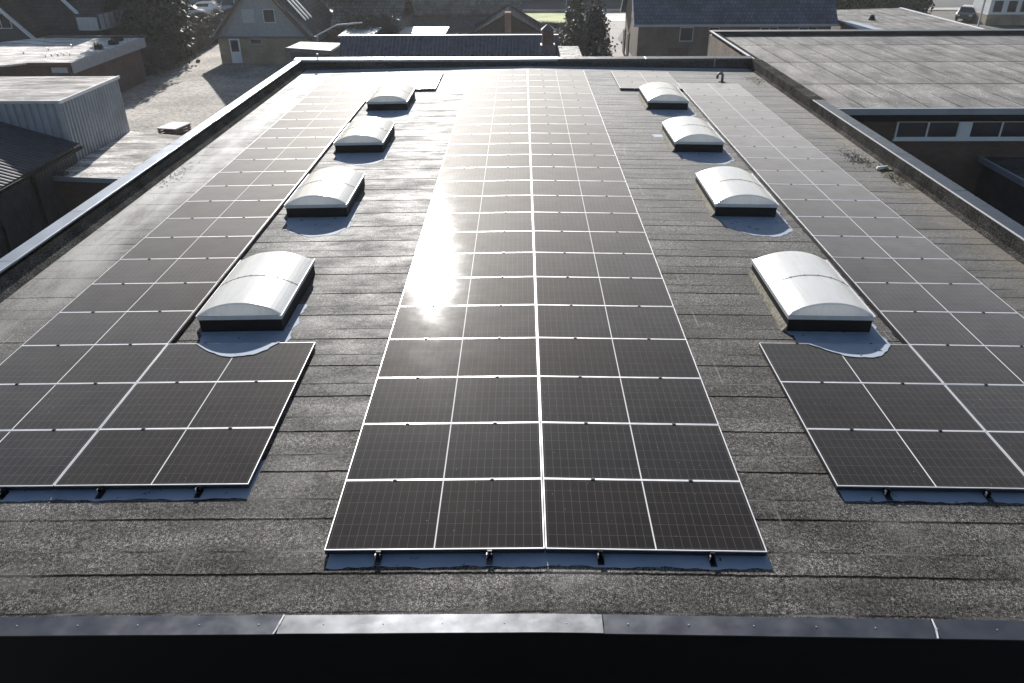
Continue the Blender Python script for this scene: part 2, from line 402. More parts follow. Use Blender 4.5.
SL = 0.01547                       # fall of the roof to either side of the ridge
ROOF = -.08
def rz(x): return ROOF - SL * abs(x)

# ------------------------------------------------------------------ ground
GZ = -6.0
struct(MB().quad((-400, -150, GZ), (400, -150, GZ), (400, 700, GZ), (-400, 700, GZ)).build('ground', 'ground'))
struct(MB().add([(-30.5, 30, GZ + .004), (-9.4, 30, GZ + .004), (-9.4, 62.4, GZ + .004), (-25.3, 62.4, GZ + .004), (-25.6, 74, GZ + .004), (-30.2, 76, GZ + .004), (-29, 60, GZ + .004)], [tuple(range(7))]).build('gravel_lot', 'gravel'))
struct(MB().quad((-300, 100.5, GZ + .008), (300, 100.5, GZ + .008), (300, 110, GZ + .008), (-300, 110, GZ + .008)).build('road', 'asphalt'))
struct(MB().box(-60, 60, 98.2, 100.4, GZ, GZ + .12).build('pavement', 'verge'))
struct(MB().add([(6.2, 55, GZ + .012), (9.0, 55, GZ + .012), (9.2, 76, GZ + .012), (11.8, 89, GZ + .012), (6, 89, GZ + .012), (6.9, 76, GZ + .012)], [tuple(range(6))]).build('driveway', 'drive'))
struct(MB().box(5.5, 30, 89.2, 98.1, GZ, GZ + .02).build('forecourt', 'verge'))
tag(MB().box(-.6, 5.4, 87, 98.1, GZ, GZ + .05).build('lawn', 'grass'), 'sunlit green lawn between the conifer and the road', 'lawn', kind='structure')

# ------------------------------------------------------------------ the main building
BW, BF, BN = 8.72, 26.45, -.78     # half width to the upstand, far end, near end of the roof
mb = empty('flat_roofed_building', 'large building whose black felt roof carries the solar panels', 'building', (0, 13, GZ))
def main(name, b, mat, **k):
    o = b.build(name, mat, mb, **k); o.matrix_parent_inverse = mb.matrix_world.inverted() if False else Matrix.Translation((0, -13, -GZ)); return o
b = MB()
b.add([(-BW, BN, rz(BW)), (0, BN, rz(0)), (0, BF, rz(0)), (-BW, BF, rz(BW)), (BW, BN, rz(BW)), (BW, BF, rz(BW))], [(0, 1, 2, 3), (1, 4, 5, 2)])
main('roof', b, 'felt')
main('wall', MB().box(-9.0, 8.95, -.80, -.95, GZ, -.36), 'fascia')
main('wall', MB().box(-9.05, -8.92, -.95, 26.7, GZ, -.36), 'brick_d')
main('wall', MB().box(8.85, 8.98, -.95, 19.2, GZ, -.36), 'brick_d')
main('wall', MB().box(-9.05, 8.98, 26.55, 26.75, GZ, -.36), 'brick_d')
# upstands
CZ = .13
main('upstand', MB().prism([(-9.02, -.7), (-BW - .08, -.7), (-BW - .08, BF), (-9.02, BF + .3)], -.35, CZ - .03), 'felt_up')
main('upstand', MB().prism([(BW - .03, -.7), (8.96, -.7), (8.96, 26.4), (BW - .03, BF)], -.35, CZ - .03), 'felt_up')
main('upstand', MB().box(-9.0, 8.96, BF, BF + .28, -.35, CZ - .03), 'felt_up')
main('felt_fillet', MB().extr([(-BW - .1, rz(BW) - .02), (-BW + .10, rz(BW) + .004), (-BW - .1, rz(BW) + .17)], 'y', -.7, BF), 'felt_up')
main('felt_fillet', MB().extr([(BW - .02, rz(BW) - .02), (BW - .12, rz(BW) + .004), (BW - .02, rz(BW) + .07)], 'y', -.7, BF), 'felt_up')
main('felt_fillet', MB().add([(-BW, BF - .13, rz(BW) + .003), (0, BF - .13, rz(0) + .003), (BW, BF - .13, rz(BW) + .003), (-BW, BF, rz(BW) + .12), (0, BF, rz(0) + .12), (BW, BF, rz(BW) + .12)], [(0, 1, 4, 3), (1, 2, 5, 4)]), 'felt_up')
# copings, in lengths with joints
def cap_y(x0, x1, ys, z, mat, tilt):
    for i in range(len(ys) - 1):
        t = tilt + random.uniform(-.004, .004); dz = random.uniform(-.002, .002)
        prof = [(x0, z - .11), (x0, z + dz), (x1, z + t + dz), (x1, z - .07), (x1 - .006 if x1 > x0 else x1 + .006, z - .07), (x0, z - .075)]
        prof = [(x0, z - .09), (x0, z + dz), (x1, z + t + dz), (x1, z - .09)]
        main('coping', MB().extr(prof, 'y', ys[i] + .003, ys[i + 1] - .003), mat, bevel=.006)
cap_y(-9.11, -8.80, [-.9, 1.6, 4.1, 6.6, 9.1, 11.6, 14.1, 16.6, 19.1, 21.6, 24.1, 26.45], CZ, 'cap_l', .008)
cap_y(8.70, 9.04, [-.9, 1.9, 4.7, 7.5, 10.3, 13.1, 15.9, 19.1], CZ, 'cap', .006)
main('edge_strip', MB().box(8.690, 8.702, -.9, 19.1, CZ - .02, CZ + .006), 'alu')  # thin bright strip stands in for the sun's glint on the coping edge
main('coping', MB().prism([(8.70, 19.11), (9.10, 19.11), (9.10, 26.44), (8.70, 26.44)], -.1, CZ - .02), 'felt_up')
for i, (a, c) in enumerate([(-9.11, -5.6), (-5.6, -2.2), (-2.2, 1.2), (1.2, 4.6), (4.6, 8.75)]):
    main('coping', MB().extr([(26.42, CZ - .06), (26.42, CZ + .03), (26.80, CZ + .06), (26.80, CZ - .06)], 'x', a + .002, c - .002), 'cap_l' if c < 2 else 'cap', bevel=.006)
def cap_near(x0, x1, roll, mat, dz=0):
    z = lambda x: .045 - SL * abs(x) + .004 * x * 0
    y0, y1 = -1.03, -.83
    n = 14; b = MB(); top = []
    for i in range(n + 1):
        x = x0 + (x1 - x0) * i / n; u = random.uniform(-.0012, .0012)
        top.append(((x, y0, z(x) + dz - roll + u), (x, (y0 + y1) / 2, z(x) + dz + u * .5), (x, y1, z(x) + dz + roll)))
    for i in range(n):
        A, B2 = top[i], top[i + 1]
        b.quad(A[0], B2[0], B2[1], A[1]); b.quad(A[1], B2[1], B2[2], A[2])
        b.quad((A[0][0], y0, A[0][2] - .012), (B2[0][0], y0, B2[0][2] - .012), B2[0], A[0])
        b.quad(A[2], B2[2], (B2[2][0], y1, B2[2][2] - .12), (A[2][0], y1, A[2][2] - .12))
    main('coping', b, mat)
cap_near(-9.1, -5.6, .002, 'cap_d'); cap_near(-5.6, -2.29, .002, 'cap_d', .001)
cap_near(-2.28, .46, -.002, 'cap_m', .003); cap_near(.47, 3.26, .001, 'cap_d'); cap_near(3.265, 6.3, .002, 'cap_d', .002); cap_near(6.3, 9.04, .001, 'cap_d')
for i in range(26):                 # coping fixings
    x = -6.6 + i * .52 + random.uniform(-.02, .02)
    main('screw', MB().prism([(x + .006 * math.cos(t * PI / 3), -.93 + .006 * math.sin(t * PI / 3)) for t in range(6)], .045 - SL * abs(x) - .004, .045 - SL * abs(x) + .006), 'clad')
for x in (-2.295, 3.25):            # burst sealant at two joints
    zz = .045 - SL * abs(x)
    main('joint_sealant', MB().add([(x - .02, -1.03, zz + .003), (x - .004, -1.03, zz + .006), (x + .022, -.93, zz + .010), (x + .034, -.83, zz + .008), (x + .020, -.83, zz + .008), (x + .004, -.93, zz + .012)], [(0, 1, 2, 5), (5, 2, 3, 4)]), 'offw')
main('fascia_board', MB().prism([(-9.06, -1.022), (0, -1.022), (8.99, -1.022), (8.99, -.955), (0, -.955), (-9.06, -.955)], -1.6, lambda x, y: .032 - SL * abs(x)), 'fascia')

# ------------------------------------------------------------------ solar panels
PL, PW, TH = 2.104, 1.038, .035
def ring(b, hx, hy, lip, z0, z1):
    b.box(-hx, hx, -hy, -hy + lip, z0, z1); b.box(-hx, hx, hy - lip, hy, z0, z1)
    b.box(-hx, -hx + lip, -hy + lip, hy - lip, z0, z1); b.box(hx - lip, hx, -hy + lip, hy - lip, z0, z1)
def make_panel():
    t = empty('solar_panel', 'x', 'solar panel')
    b = MB(); ring(b, PL / 2, PW / 2, .0085, -.011, 0); fr = b.build('frame', 'alu', t)
    b = MB(); ring(b, PL / 2 - .001, PW / 2 - .001, .03, -.058, -.0115); b.build('shade_ring', 'alu_dark', t)  # dark ring painted in for the shade on the frame's sides and underside
    MB().box(-PL / 2 + .013, PL / 2 - .013, -PW / 2 + .013, PW / 2 - .013, -.010, -.003).build('glass', 'glass', t)
    for sx in (-.52, .52):
        c = MB(); c.box(sx - .021, sx + .021, PW / 2 - .009, PW / 2 + .0165, -.002, .007); c.box(sx - .006, sx + .006, PW / 2 - .002, PW / 2 + .010, .006, .010)
        c.build('clamp', 'alu_dark', t)
    return t
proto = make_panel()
SP = 1.0455
ORD = ['first', 'second', 'third', 'fourth', 'fifth', 'sixth', 'seventh', 'eighth', 'ninth', 'tenth', 'eleventh', 'twelfth', 'thirteenth', 'fourteenth', 'fifteenth', 'sixteenth', 'seventeenth', 'eighteenth', 'nineteenth', 'twentieth', 'twenty-first', 'twenty-second', 'twenty-third', 'twenty-fourth']
first = [True]
rp = random.Random(11)
def panel(xc, y0, k, label, group, feet=False):
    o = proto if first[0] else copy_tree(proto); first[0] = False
    s = 1 if xc > 0 else -1
    o.location = (xc, y0 + k * SP + PW / 2, -SL * abs(xc))
    o.rotation_euler = (R(rp.uniform(-.12, .12)), s * math.atan(SL) + R(rp.uniform(-.14, .14)), 0)
    o['label'] = label; o['group'] = group
    if feet:
        for sx in (-.53, .53):
            f = MB(); f.box(sx - .022, sx + .022, -PW / 2 - .03, -PW / 2 - .003, -.078, -.003); f.box(sx - .03, sx + .03, -PW / 2 - .13, -PW / 2 - .003, -.078, -.066)
            f.box(sx - .024, sx - .014, -PW / 2 - .06, -PW / 2 - .03, -.065, -.012); f.box(sx + .014, sx + .024, -PW / 2 - .06, -PW / 2 - .03, -.065, -.012)
            f.build('mounting_foot', 'alu_dark', o)
            MB().box(sx - .030, sx - .024, -PW / 2 - .064, -PW / 2 - .036, -.062, -.014).build('clip', 'alu', o)
    return o
def order(k, n):
    return ORD[k] + ' from the near end' if k < n / 2 else (ORD[n - 1 - k] + ' from the far end' if n - 1 - k else 'at the far end')
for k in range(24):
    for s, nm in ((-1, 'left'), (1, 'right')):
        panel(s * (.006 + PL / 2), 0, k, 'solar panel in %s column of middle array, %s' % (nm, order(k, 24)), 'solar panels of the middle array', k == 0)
XL, YL, XR, YR = -5.257, .997, 5.234, .992
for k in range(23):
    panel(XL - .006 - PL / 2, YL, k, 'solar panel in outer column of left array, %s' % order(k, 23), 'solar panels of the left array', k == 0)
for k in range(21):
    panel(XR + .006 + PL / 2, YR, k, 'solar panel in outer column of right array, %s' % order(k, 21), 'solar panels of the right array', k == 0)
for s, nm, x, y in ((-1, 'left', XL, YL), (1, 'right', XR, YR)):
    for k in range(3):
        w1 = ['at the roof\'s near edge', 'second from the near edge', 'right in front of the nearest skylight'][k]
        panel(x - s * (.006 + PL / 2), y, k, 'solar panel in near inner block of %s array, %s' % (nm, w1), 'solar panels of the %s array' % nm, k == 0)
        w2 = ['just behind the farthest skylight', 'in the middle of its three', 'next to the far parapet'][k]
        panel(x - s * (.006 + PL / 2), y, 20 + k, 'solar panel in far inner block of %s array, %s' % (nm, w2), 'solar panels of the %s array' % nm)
# black mounting rails along the open edges
def rail(x, y0, y1, label):
    z = -SL * abs(x)
    t = empty('mounting_rail', label, 'rail', (x, y0, z - .04), group='mounting rails of the solar arrays')
    MB().box(-.012, .012, 0, y1 - y0, -.034, .034).build('rail_bar', 'alu_dark', t)
    y = .4
    while y < y1 - y0: MB().box(-.03, .03, y - .05, y + .05, -.042, -.03).build('rail_pad', 'black', t); y += 1.05
rail(XL + .002, YL + 3 * SP + .02, YL + 20 * SP - .02, 'black rail beside the row of left skylights')
rail(XR - .002, YR + 3 * SP + .02, YR + 20 * SP - .02, 'black rail beside the row of right skylights')

# ------------------------------------------------------------------ skylights
SKW, SKL = 1.22, 2.06
def dome_prof(x): return .182 * (1 - (abs(x) / (SKW / 2 + .012)) ** 2.15)
def make_skylight():
    t = empty('skylight', 'x', 'skylight')
    hw = SKW / 2
    b = MB()
    for q in ((-hw, hw, 0, .08), (-hw, hw, SKL - .08, SKL), (-hw, -hw + .08, .08, SKL - .08), (hw - .08, hw, .08, SKL - .08)): b.box(*q, -.03, .205)
    b.build('curb', 'black', t)
    MB().box(-hw + .079, hw - .079, .079, SKL - .079, .13, .16).build('hidden_reflector', 'reflector', t)  # unseen white sheet added to bounce sunlight back out through the dome
    MB().add([(-hw - .075, -.0, .002), (-hw, 0, .09), (-hw - .04, SKL, .002), (-hw, SKL, .09), (-hw + .01, 0, 0), (-hw + .01, SKL, 0)], [(0, 1, 3, 2), (0, 4, 1), (2, 3, 5), (1, 4, 5, 3), (0, 2, 5, 4)]).build('felt_upstand', 'lichen', t)
    b = MB()
    for q in ((-hw - .018, hw + .018, -.022, .03), (-hw - .018, hw + .018, SKL - .03, SKL + .022), (-hw - .018, -hw + .03, .03, SKL - .03), (hw - .03, hw + .018, .03, SKL - .03)): b.box(*q, .205, .264)
    fr = b.build('frame', 'offw', t, bevel=.006)
    # vault: opal barrel with slightly battered end walls
    n = 22; b = MB(); ys = [.03, .012, 0]; 
    rings = []
    W = hw + .012
    for (yo, f) in ((0.0, 0.0), (.035, .9), (.055, 1.0), (SKL / 2, 1.0), (SKL - .055, 1.0), (SKL - .035, .9), (SKL, 0.0)):
        rings.append([(-W + 2 * W * i / n, yo, .266 + dome_prof(-W + 2 * W * i / n) * f) for i in range(n + 1)])
    for a in range(1, len(rings) - 2):
        for i in range(n): b.quad(rings[a][i], rings[a][i + 1], rings[a + 1][i + 1], rings[a + 1][i])
    v = b.build('vault', 'dome', t, smooth=True)
    for a, c in ((0, 1), (len(rings) - 2, len(rings) - 1)):
        g = MB()
        for i in range(n): g.quad(rings[a][i], rings[a][i + 1], rings[c][i + 1], rings[c][i])
        g.build('end_wall', 'dome', t)
    g = MB()
    for i in range(n):
        x0 = -W + 2 * W * i / n; x1 = -W + 2 * W * (i + 1) / n
        z0 = .268 + dome_prof(x0); z1 = .268 + dome_prof(x1); m = SKL / 2
        g.add([(x0, m - .006, z0), (x1, m - .006, z1), (x1, m + .006, z1), (x0, m + .006, z0), (x0, m - .006, z0 + .004), (x1, m - .006, z1 + .004), (x1, m + .006, z1 + .004), (x0, m + .006, z0 + .004)],
              [(4, 5, 6, 7), (0, 1, 5, 4), (3, 2, 6, 7)])
    for i in range(1, 12, 2):
        x = -W + 2 * W * i / 12; z = .268 + dome_prof(x); g.box(x - .008, x + .008, SKL / 2 - .008, SKL / 2 + .008, z, z + .010)
    g.build('centre_rib', 'pipe', t)
    for sx in (-1, 1): MB().box(sx * (hw + .0195) - .004, sx * (hw + .0195) + .004, -.02, SKL + .02, .256, .274).build('edge_strip', 'alu', t)
    return t
SKY_Y = [4.62, 9.51, 14.26, 19.05]
WHICH = ['nearest', 'second nearest', 'third nearest', 'farthest']
sk0 = make_skylight(); n0 = True
for s, nm, xc in ((-1, 'left', -4.355), (1, 'right', 4.276)):
    for i, y in enumerate(SKY_Y):
        o = sk0 if n0 else copy_tree(sk0); n0 = False
        o.location = (xc, y, rz(xc)); o.rotation_euler = (0, s * math.atan(SL), 0)
        o['label'] = 'white barrel dome skylight on black curb, %s in the %s row' % (WHICH[i], nm)
        o['group'] = 'barrel skylights on the felt roof'

# ------------------------------------------------------------------ frost left where the shadows lay earlier in the morning
def hull(P):
    P = sorted(set(P)); 
    def half(Q):
        h = []
        for p in Q:
            while len(h) > 1 and (h[-1][0] - h[-2][0]) * (p[1] - h[-2][1]) - (h[-1][1] - h[-2][1]) * (p[0] - h[-2][0]) <= 0: h.pop()
            h.append(p)
        return h
    a = half(P); c = half(P[::-1]); return a[:-1] + c[:-1]
def frost_outline(xc, y, az, el, plane):
    d = Vector((math.sin(R(az)), math.cos(R(az)))); P = []
    hw = SKW / 2
    pts = [(-hw, 0, .0), (hw, 0, 0), (-hw, SKL, 0), (hw, SKL, 0)]
    for i in range(21):
        x = -hw + SKW * i / 20
        for yy in (0, SKL): pts.append((x, yy, .266 + dome_prof(x)))
    for x, yy, z in pts:
        zz = rz(xc) + z - plane
        if zz < 0: zz = 0
        L = zz / math.tan(R(el)); P.append((xc + x - d.x * L, y + yy - d.y * L))
    return hull(P)
def densify(P, step=.07):
    o = []
    for i in range(len(P)):
        a = Vector(P[i]); c = Vector(P[(i + 1) % len(P)]); n = max(1, int((c - a).length / step))
        for k in range(n): o.append(tuple(a + (c - a) * k / n))
    return o
def clip(P, ax, v, keep_less=True):
    o = []; f = lambda p: (v - p[ax]) if keep_less else (p[ax] - v)
    for i in range(len(P)):
        a, c = P[i], P[(i + 1) % len(P)]; fa, fc = f(a), f(c)
        if fa >= 0: o.append(a)
        if fa * fc < 0: t = fa / (fa - fc); o.append((a[0] + (c[0] - a[0]) * t, a[1] + (c[1] - a[1]) * t))
    return o
fr_r = random.Random(3)
def frost_sheet(P, zf, label, wob=.022):
    P = densify(P); cx = sum(p[0] for p in P) / len(P); cy = sum(p[1] for p in P) / len(P)
    Q = []
    ph = fr_r.uniform(0, 9)
    for i, p in enumerate(P):
        w2 = wob * (math.sin(i * .9 + ph) + .7 * math.sin(i * 2.3) + fr_r.uniform(-.6, .6))
        v = Vector((p[0] - cx, p[1] - cy)); v = v * (1 + w2 / max(v.length, .3)); Q.append((cx + v.x, cy + v.y))
    vs = [(cx, cy, zf(cx, cy))] + [(x, y, zf(x, y)) for x, y in Q]
    n = len(Q); b = MB().add(vs, [(0, i + 1, (i + 1) % n + 1) for i in range(n)])
    o = b.build('frost', 'frost'); tag(o, label, 'frost', 'frost patches on the roof', 'stuff'); return o
for s, nm, xc in ((-1, 'left', -4.355), (1, 'right', 4.276)):
    for i, y in enumerate(SKY_Y):
        P = frost_outline(xc, y, -11.8, 22.0, rz(xc))
        P = clip(P, 1, y + .9)
        if i == 0:
            frost_sheet(clip(P, 1, YL + 3 * SP - .01, False), lambda x, yy: rz(x) + .004, 'frost on the felt in the shade of the nearest %s skylight' % nm)
            Q = frost_outline(xc, y, -11.8, 22.0, -SL * abs(xc))
            Q = clip(Q, 1, YL + 3 * SP - .02); Q = clip(Q, 0, XR - .03) if s > 0 else clip(Q, 0, XL + .03, False)
            frost_sheet(Q, lambda x, yy: -SL * abs(x) + .0065, 'frost on the panel glass in front of the nearest %s skylight' % nm, .012)
        else:
            frost_sheet(P, lambda x, yy: rz(x) + .004, 'frost in the shade of the %s %s skylight' % (WHICH[i], nm))
def edge_frost(x0, x1, y0, y1, label):
    b = MB(); n = int((x1 - x0) / .05); A = []; 
    for i in range(n + 1):
        x = x0 + (x1 - x0) * i / n
        A.append((x, y0 + .012 * math.sin(x * 7) + .008 * math.sin(x * 23) + fr_r.uniform(-.006, .006)))
    for i in range(n):
        (xa, ya), (xb, yb) = A[i], A[i + 1]
        b.quad((xa, ya, rz(xa) + .004), (xb, yb, rz(xb) + .004), (xb, y1, rz(xb) + .004), (xa, y1, rz(xa) + .004))
    tag(b.build('frost', 'frost'), label, 'frost', 'frost patches on the roof', 'stuff')
edge_frost(-2.07, 2.13, -.155, .5, 'frost strip in the shade under the near edge of the middle array')
edge_frost(-7.3, -3.12, .845, 1.5, 'frost strip in the shade under the near edge of the left array')
edge_frost(3.16, 7.3, .845, 1.5, 'frost strip in the shade under the near edge of the right array')

def flat_frost(P, label, wob=.02): return frost_sheet(P, lambda x, y: rz(x) + .004, label, wob)
flat_frost([(-8.5, 25.95), (8.5, 25.95), (8.5, 26.28), (-8.5, 26.28)], 'long frost strip in the shade of the far parapet', .03)
flat_frost([(4.25 - .9, 15.7), (4.25 - .45, 15.7), (4.25 - .45, 16.0), (4.25 - .9, 16.0)], 'small square icy puddle left of the third right skylight')

# ------------------------------------------------------------------ small things on the roof
t = empty('vent_pipe', 'grey gooseneck vent pipe behind the far end of the right array', 'pipe', (6.95, 23.55, rz(7)))
MB().tube([(0, 0, 0), (0, 0, .22)] + [(-.09 + .09 * math.cos(a), 0, .22 + .09 * math.sin(a)) for a in [i * PI / 8 for i in range(1, 9)]] + [(-.18, 0, .13)], .045, 10).build('pipe', 'pipe', t, smooth=True)
MB().prism([(.13 * math.cos(a * PI / 6), .13 * math.sin(a * PI / 6)) for a in range(12)], 0, .012).build('flashing_collar', 'felt_up', t)
t = empty('roof_outlet', 'white plastic rainwater outlet at the foot of the right parapet', 'drain', (8.42, 12.95, rz(8.4)))
MB().tube([(-.14, -.05, .04), (.13, .06, .035)], .045, 10).build('spout', 'white', t, smooth=True)
MB().box(.05, .2, -.1, .12, 0, .03).build('collar', 'moss', t)
t = empty('conduit_post', 'short grey post against the inner face of the far parapet', 'post', (7.28, 26.40, rz(7.3)))
MB().tube([(0, 0, 0), (0, 0, .40)], .022, 8).build('stem', 'clad', t)
MB().prism([(.05 * math.cos(a * PI / 4), .05 * math.sin(a * PI / 4)) for a in range(8)], 0, .02).build('foot', 'pipe', t)
t = empty('small_vent', 'tiny grey vent standing on the far left coping', 'vent', (-8.2, 26.62, CZ + .045))
MB().tube([(0, 0, 0), (0, 0, .12)], .03, 8).build('stem', 'clad', t); MB().tube([(0, 0, .12), (0, 0, .18)], [.06, .04], 8).build('cap', 'clad', t)
def litter(x, y, n, sx, sy, label, mat='debris'):
    b = MB(); r_ = random.Random(int(x * 10 + y))
    for _ in range(n):
        a = r_.gauss(0, sx); c = r_.gauss(0, sy); l = r_.uniform(.01, .035); th = r_.uniform(0, PI); px, py = x + a, y + c
        if abs(px) > BW - .05: continue
        dx, dy = l * math.cos(th), l * math.sin(th); z = rz(px) + .005
        b.add([(px - dx, py - dy, z), (px + dy * .5, py - dx * .5, z + .008), (px + dx, py + dy, z + .003), (px - dy * .5, py + dx * .5, z + .010)], [(0, 1, 2, 3)])
    tag(b.build('leaf_litter', mat), label, 'litter', kind='stuff')
litter(8.15, 13.9, 420, .16, .45, 'dark wet leaves washed up near the right parapet')
litter(8.45, 12.4, 420, .10, .5, 'yellow green moss by the white roof outlet', 'moss')
litter(8.3, 24.0, 300, .2, .5, 'leaf litter and moss in the far right roof corner', 'moss')
litter(-8.45, 12.6, 120, .1, .5, 'crumbs of dirt along the left parapet')

# ------------------------------------------------------------------ neighbour with the big flat roof, right
nb = empty('brick_workshop', 'dark brick building with a large grey felt roof joined on the right', 'building', (9.1, 19.3, GZ))
def part(root, name, b, mat, **k):
    o = b.build(name, mat, root, **k); o.matrix_parent_inverse = Matrix.Translation(-root.location); return o
AX0, AX1, AY0, AY1, AZ = 9.12, 46, 19.3, 35.2, -.17
part(nb, 'roof', MB().box(AX0, AX1, AY0 - .12, AY1 - .3, AZ - .12, AZ), 'felt2')
part(nb, 'eaves_board', MB().box(AX0, AX1, AY0 - .22, AY0 - .122, AZ - .16, AZ + .03), 'clad')
part(nb, 'wall', MB().box(AX0 + .3, AX1, AY0 + .1, AY0 + .3, GZ, AZ - .14), 'brick_d')
part(nb, 'fascia', MB().box(AX0 + .1, AX1, AY0, AY0 + .09, AZ - .42, AZ - .17), 'black')
part(nb, 'wall', MB().box(8.98, 9.2, 26.8, AY1, GZ, -.16), 'brick_g')
part(nb, 'wall', MB().box(8.98, AX1, AY1 - .02, AY1 + .2, GZ, -.16), 'brick_d')
part(nb, 'parapet', MB().box(9.2, AX1, AY1 - .3, AY1 - .021, AZ - .1, .0), 'felt_up')
part(nb, 'parapet', MB().box(8.99, 9.3, 26.46, AY1 - .31, AZ - .1, -.03), 'felt_up')
part(nb, 'coping', MB().box(8.96, 9.06, 26.82, AY1 + .2, -.02, .012), 'offw')
part(nb, 'coping', MB().box(9.07, AX1, AY1 - .32, AY1 + .22, .001, .03), 'cap_d')
# strip windows in the front wall
def winframe(root, x0, x1, z0, z1, y, n, frame='white', pane='pane', fw=.05, deep=.06):
    b = MB(); b.box(x0, x1, y - deep, y, z0, z0 + fw); b.box(x0, x1, y - deep, y, z1 - fw, z1)
    for i in range(n + 1):
        x = x0 + (x1 - x0 - fw) * i / n; b.box(x, x + fw, y - deep + .002, y + .0, z0 + fw, z1 - fw)
    f = part(root, 'window', b, frame)
    p = MB().box(x0 + .01, x1 - .01, y - deep * .5, y - deep * .5 + .01, z0 + .01, z1 - .01).build('pane', pane, f)
    return f
for x0 in (11.55, 13.85, 16.15, 18.45, 20.75):
    winframe(nb, x0, x0 + 1.98, -1.13, -.57, AY0 + .1, 2, 'white')
    part(nb, 'window_post', MB().box(x0 + 1.981, x0 + 2.299, AY0 + .03, AY0 + .099, -1.13, -.57), 'white')
part(nb, 'sill', MB().box(11.5, 23, AY0 + .0, AY0 + .1, -1.2, -1.132), 'white')
# low extension in the yard
ex = empty('yard_extension', 'low black annex with a pale roof edge below the strip windows', 'annex', (17, 17.5, GZ))
part(ex, 'body', MB().box(14.6, 22, 16.3, 19.38, GZ, -1.85), 'clad_d')
part(ex, 'roof', MB().box(14.45, 22.1, 16.15, 19.37, -1.848, -1.74), 'felt_up')
part(ex, 'roof_edge', MB().box(14.40, 22.1, 16.09, 16.148, -1.86, -1.69), 'clad')
part(ex, 'roof_edge', MB().box(14.36, 14.449, 16.09, 19.37, -1.86, -1.69), 'clad')
part(ex, 'window', MB().box(15.0, 16.6, 16.24, 16.295, -3.1, -2.2), 'pane_l')

# ------------------------------------------------------------------ left side: ribbed metal store, low roofs, dark shed
def ribbed(root, name, axis, a, b_, pos, z0, z1, mat, pitch=.22, dep=.03, out=1, topf=None):
    """vertical ribs; axis 'x' runs along x at y=pos (out = -1 faces -y), axis 'y' runs along y at x=pos"""
    m = MB(); u = a; prev = None; k = 0
    seq = [(0, 0), (.3, 0), (.4, 1), (.9, 1), (1.0, 0)]
    pts = []
    while u < b_:
        for f, h in seq[:-1]:
            if u + f * pitch < b_: pts.append((u + f * pitch, h * dep * out))
        u += pitch
    pts.append((b_, 0))
    for (u0, d0), (u1, d1) in zip(pts, pts[1:]):
        t0 = topf(u0) if topf else z1; t1 = topf(u1) if topf else z1
        if axis == 'x': m.quad((u0, pos + d0, z0), (u1, pos + d1, z0), (u1, pos + d1, t1), (u0, pos + d0, t0))
        else: m.quad((pos + d0, u0, z0), (pos + d1, u1, z0), (pos + d1, u1, t1), (pos + d0, u0, t0))
    return part(root, name, m, mat)
st = empty('metal_store', 'grey ribbed metal box with a pale flat roof left of the roof', 'building', (-20, 27, GZ))
part(st, 'core', MB().box(-26.9, -17.76, 24.7, 29.5, GZ, -1.06), 'clad_d')
part(st, 'roof', MB().box(-27, -17.72, 24.62, 29.58, -1.058, -1.0), 'wfelt')
ribbed(st, 'wall', 'x', -27, -17.74, 24.68, GZ, -1.06, 'clad', .30, .07, -1)
ribbed(st, 'wall', 'y', 24.68, 29.55, -17.74, GZ, -1.06, 'clad', .24, .055, 1)
part(st, 'trim', MB().box(-17.725, -17.65, 24.56, 29.62, -1.10, -.985), 'white')
part(st, 'trim', MB().box(-27, -17.726, 24.56, 24.615, -1.10, -.985), 'offw')
lr = empty('low_annex', 'low annex with a pale frosty felt roof beside the metal store', 'annex', (-13.4, 25, GZ))
part(lr, 'roof', MB().prism([(-17.70, 22.75), (-9.2, 21.7), (-9.2, 26.2), (-15.0, 28.65), (-17.70, 29.5)], -3.46, -3.35), 'wfelt')
part(lr, 'wall', MB().prism([(-17.6, 22.95), (-9.3, 21.9), (-9.3, 26.0), (-15.0, 28.5), (-17.6, 29.3)], GZ, -3.462), 'brick_d')
part(lr, 'roof_edge', MB().prism([(-17.72, 22.68), (-9.2, 21.63), (-9.2, 21.69), (-17.72, 22.74)], -3.5, -3.32), 'clad')
sh = empty('dark_shed', 'dark shed with a sloping corrugated roof under the metal store', 'shed', (-20, 21, GZ))
# roof slope rises from the eave towards the left rear
def corr(root, name, p00, p10, p01, p11, n, amp, mat):
    """sheet p00-p10 (along), p01-p11 ; ribs run from p0* to p1*, n waves across"""
    m = MB(); p00, p10, p01, p11 = map(Vector, (p00, p10, p01, p11)); nn = n * 4
    for i in range(nn):
        def P(k, a, c):
            v = a.lerp(c, k / nn); v = v.copy(); v.z += amp * math.sin(2 * PI * k / 4 + .4); return v
        m.quad(P(i, p00, p01), P(i, p10, p11), P(i + 1, p10, p11), P(i + 1, p00, p01))
    return part(root, name, m, mat)
corr(sh, 'roof', (-17.35, 16.5, -2.66), (-22.9, 16.5, -1.0), (-17.35, 24.6, -2.62), (-22.9, 24.6, -.95), 34, .02, 'corr_d')
ribbed(sh, 'wall', 'y', 16.6, 24.5, -17.6, GZ, -2.72, 'clad_d', .2, .025, 1)
part(sh, 'wall', MB().box(-22.8, -17.65, 16.6, 16.7, GZ, -2.8), 'clad_d')
part(sh, 'gutter', MB().box(-17.36, -17.26, 16.4, 24.6, -2.80, -2.70), 'black')
for y in (18.9, 21.3): part(sh, 'post', MB().box(-17.56, -17.48, y, y + .1, GZ, -2.8), 'black')
part(sh, 'wall_lamp', MB().tube([(-17.5, 23.0, -3.3), (-17.2, 22.9, -3.35)], .16, 8), 'pipe')
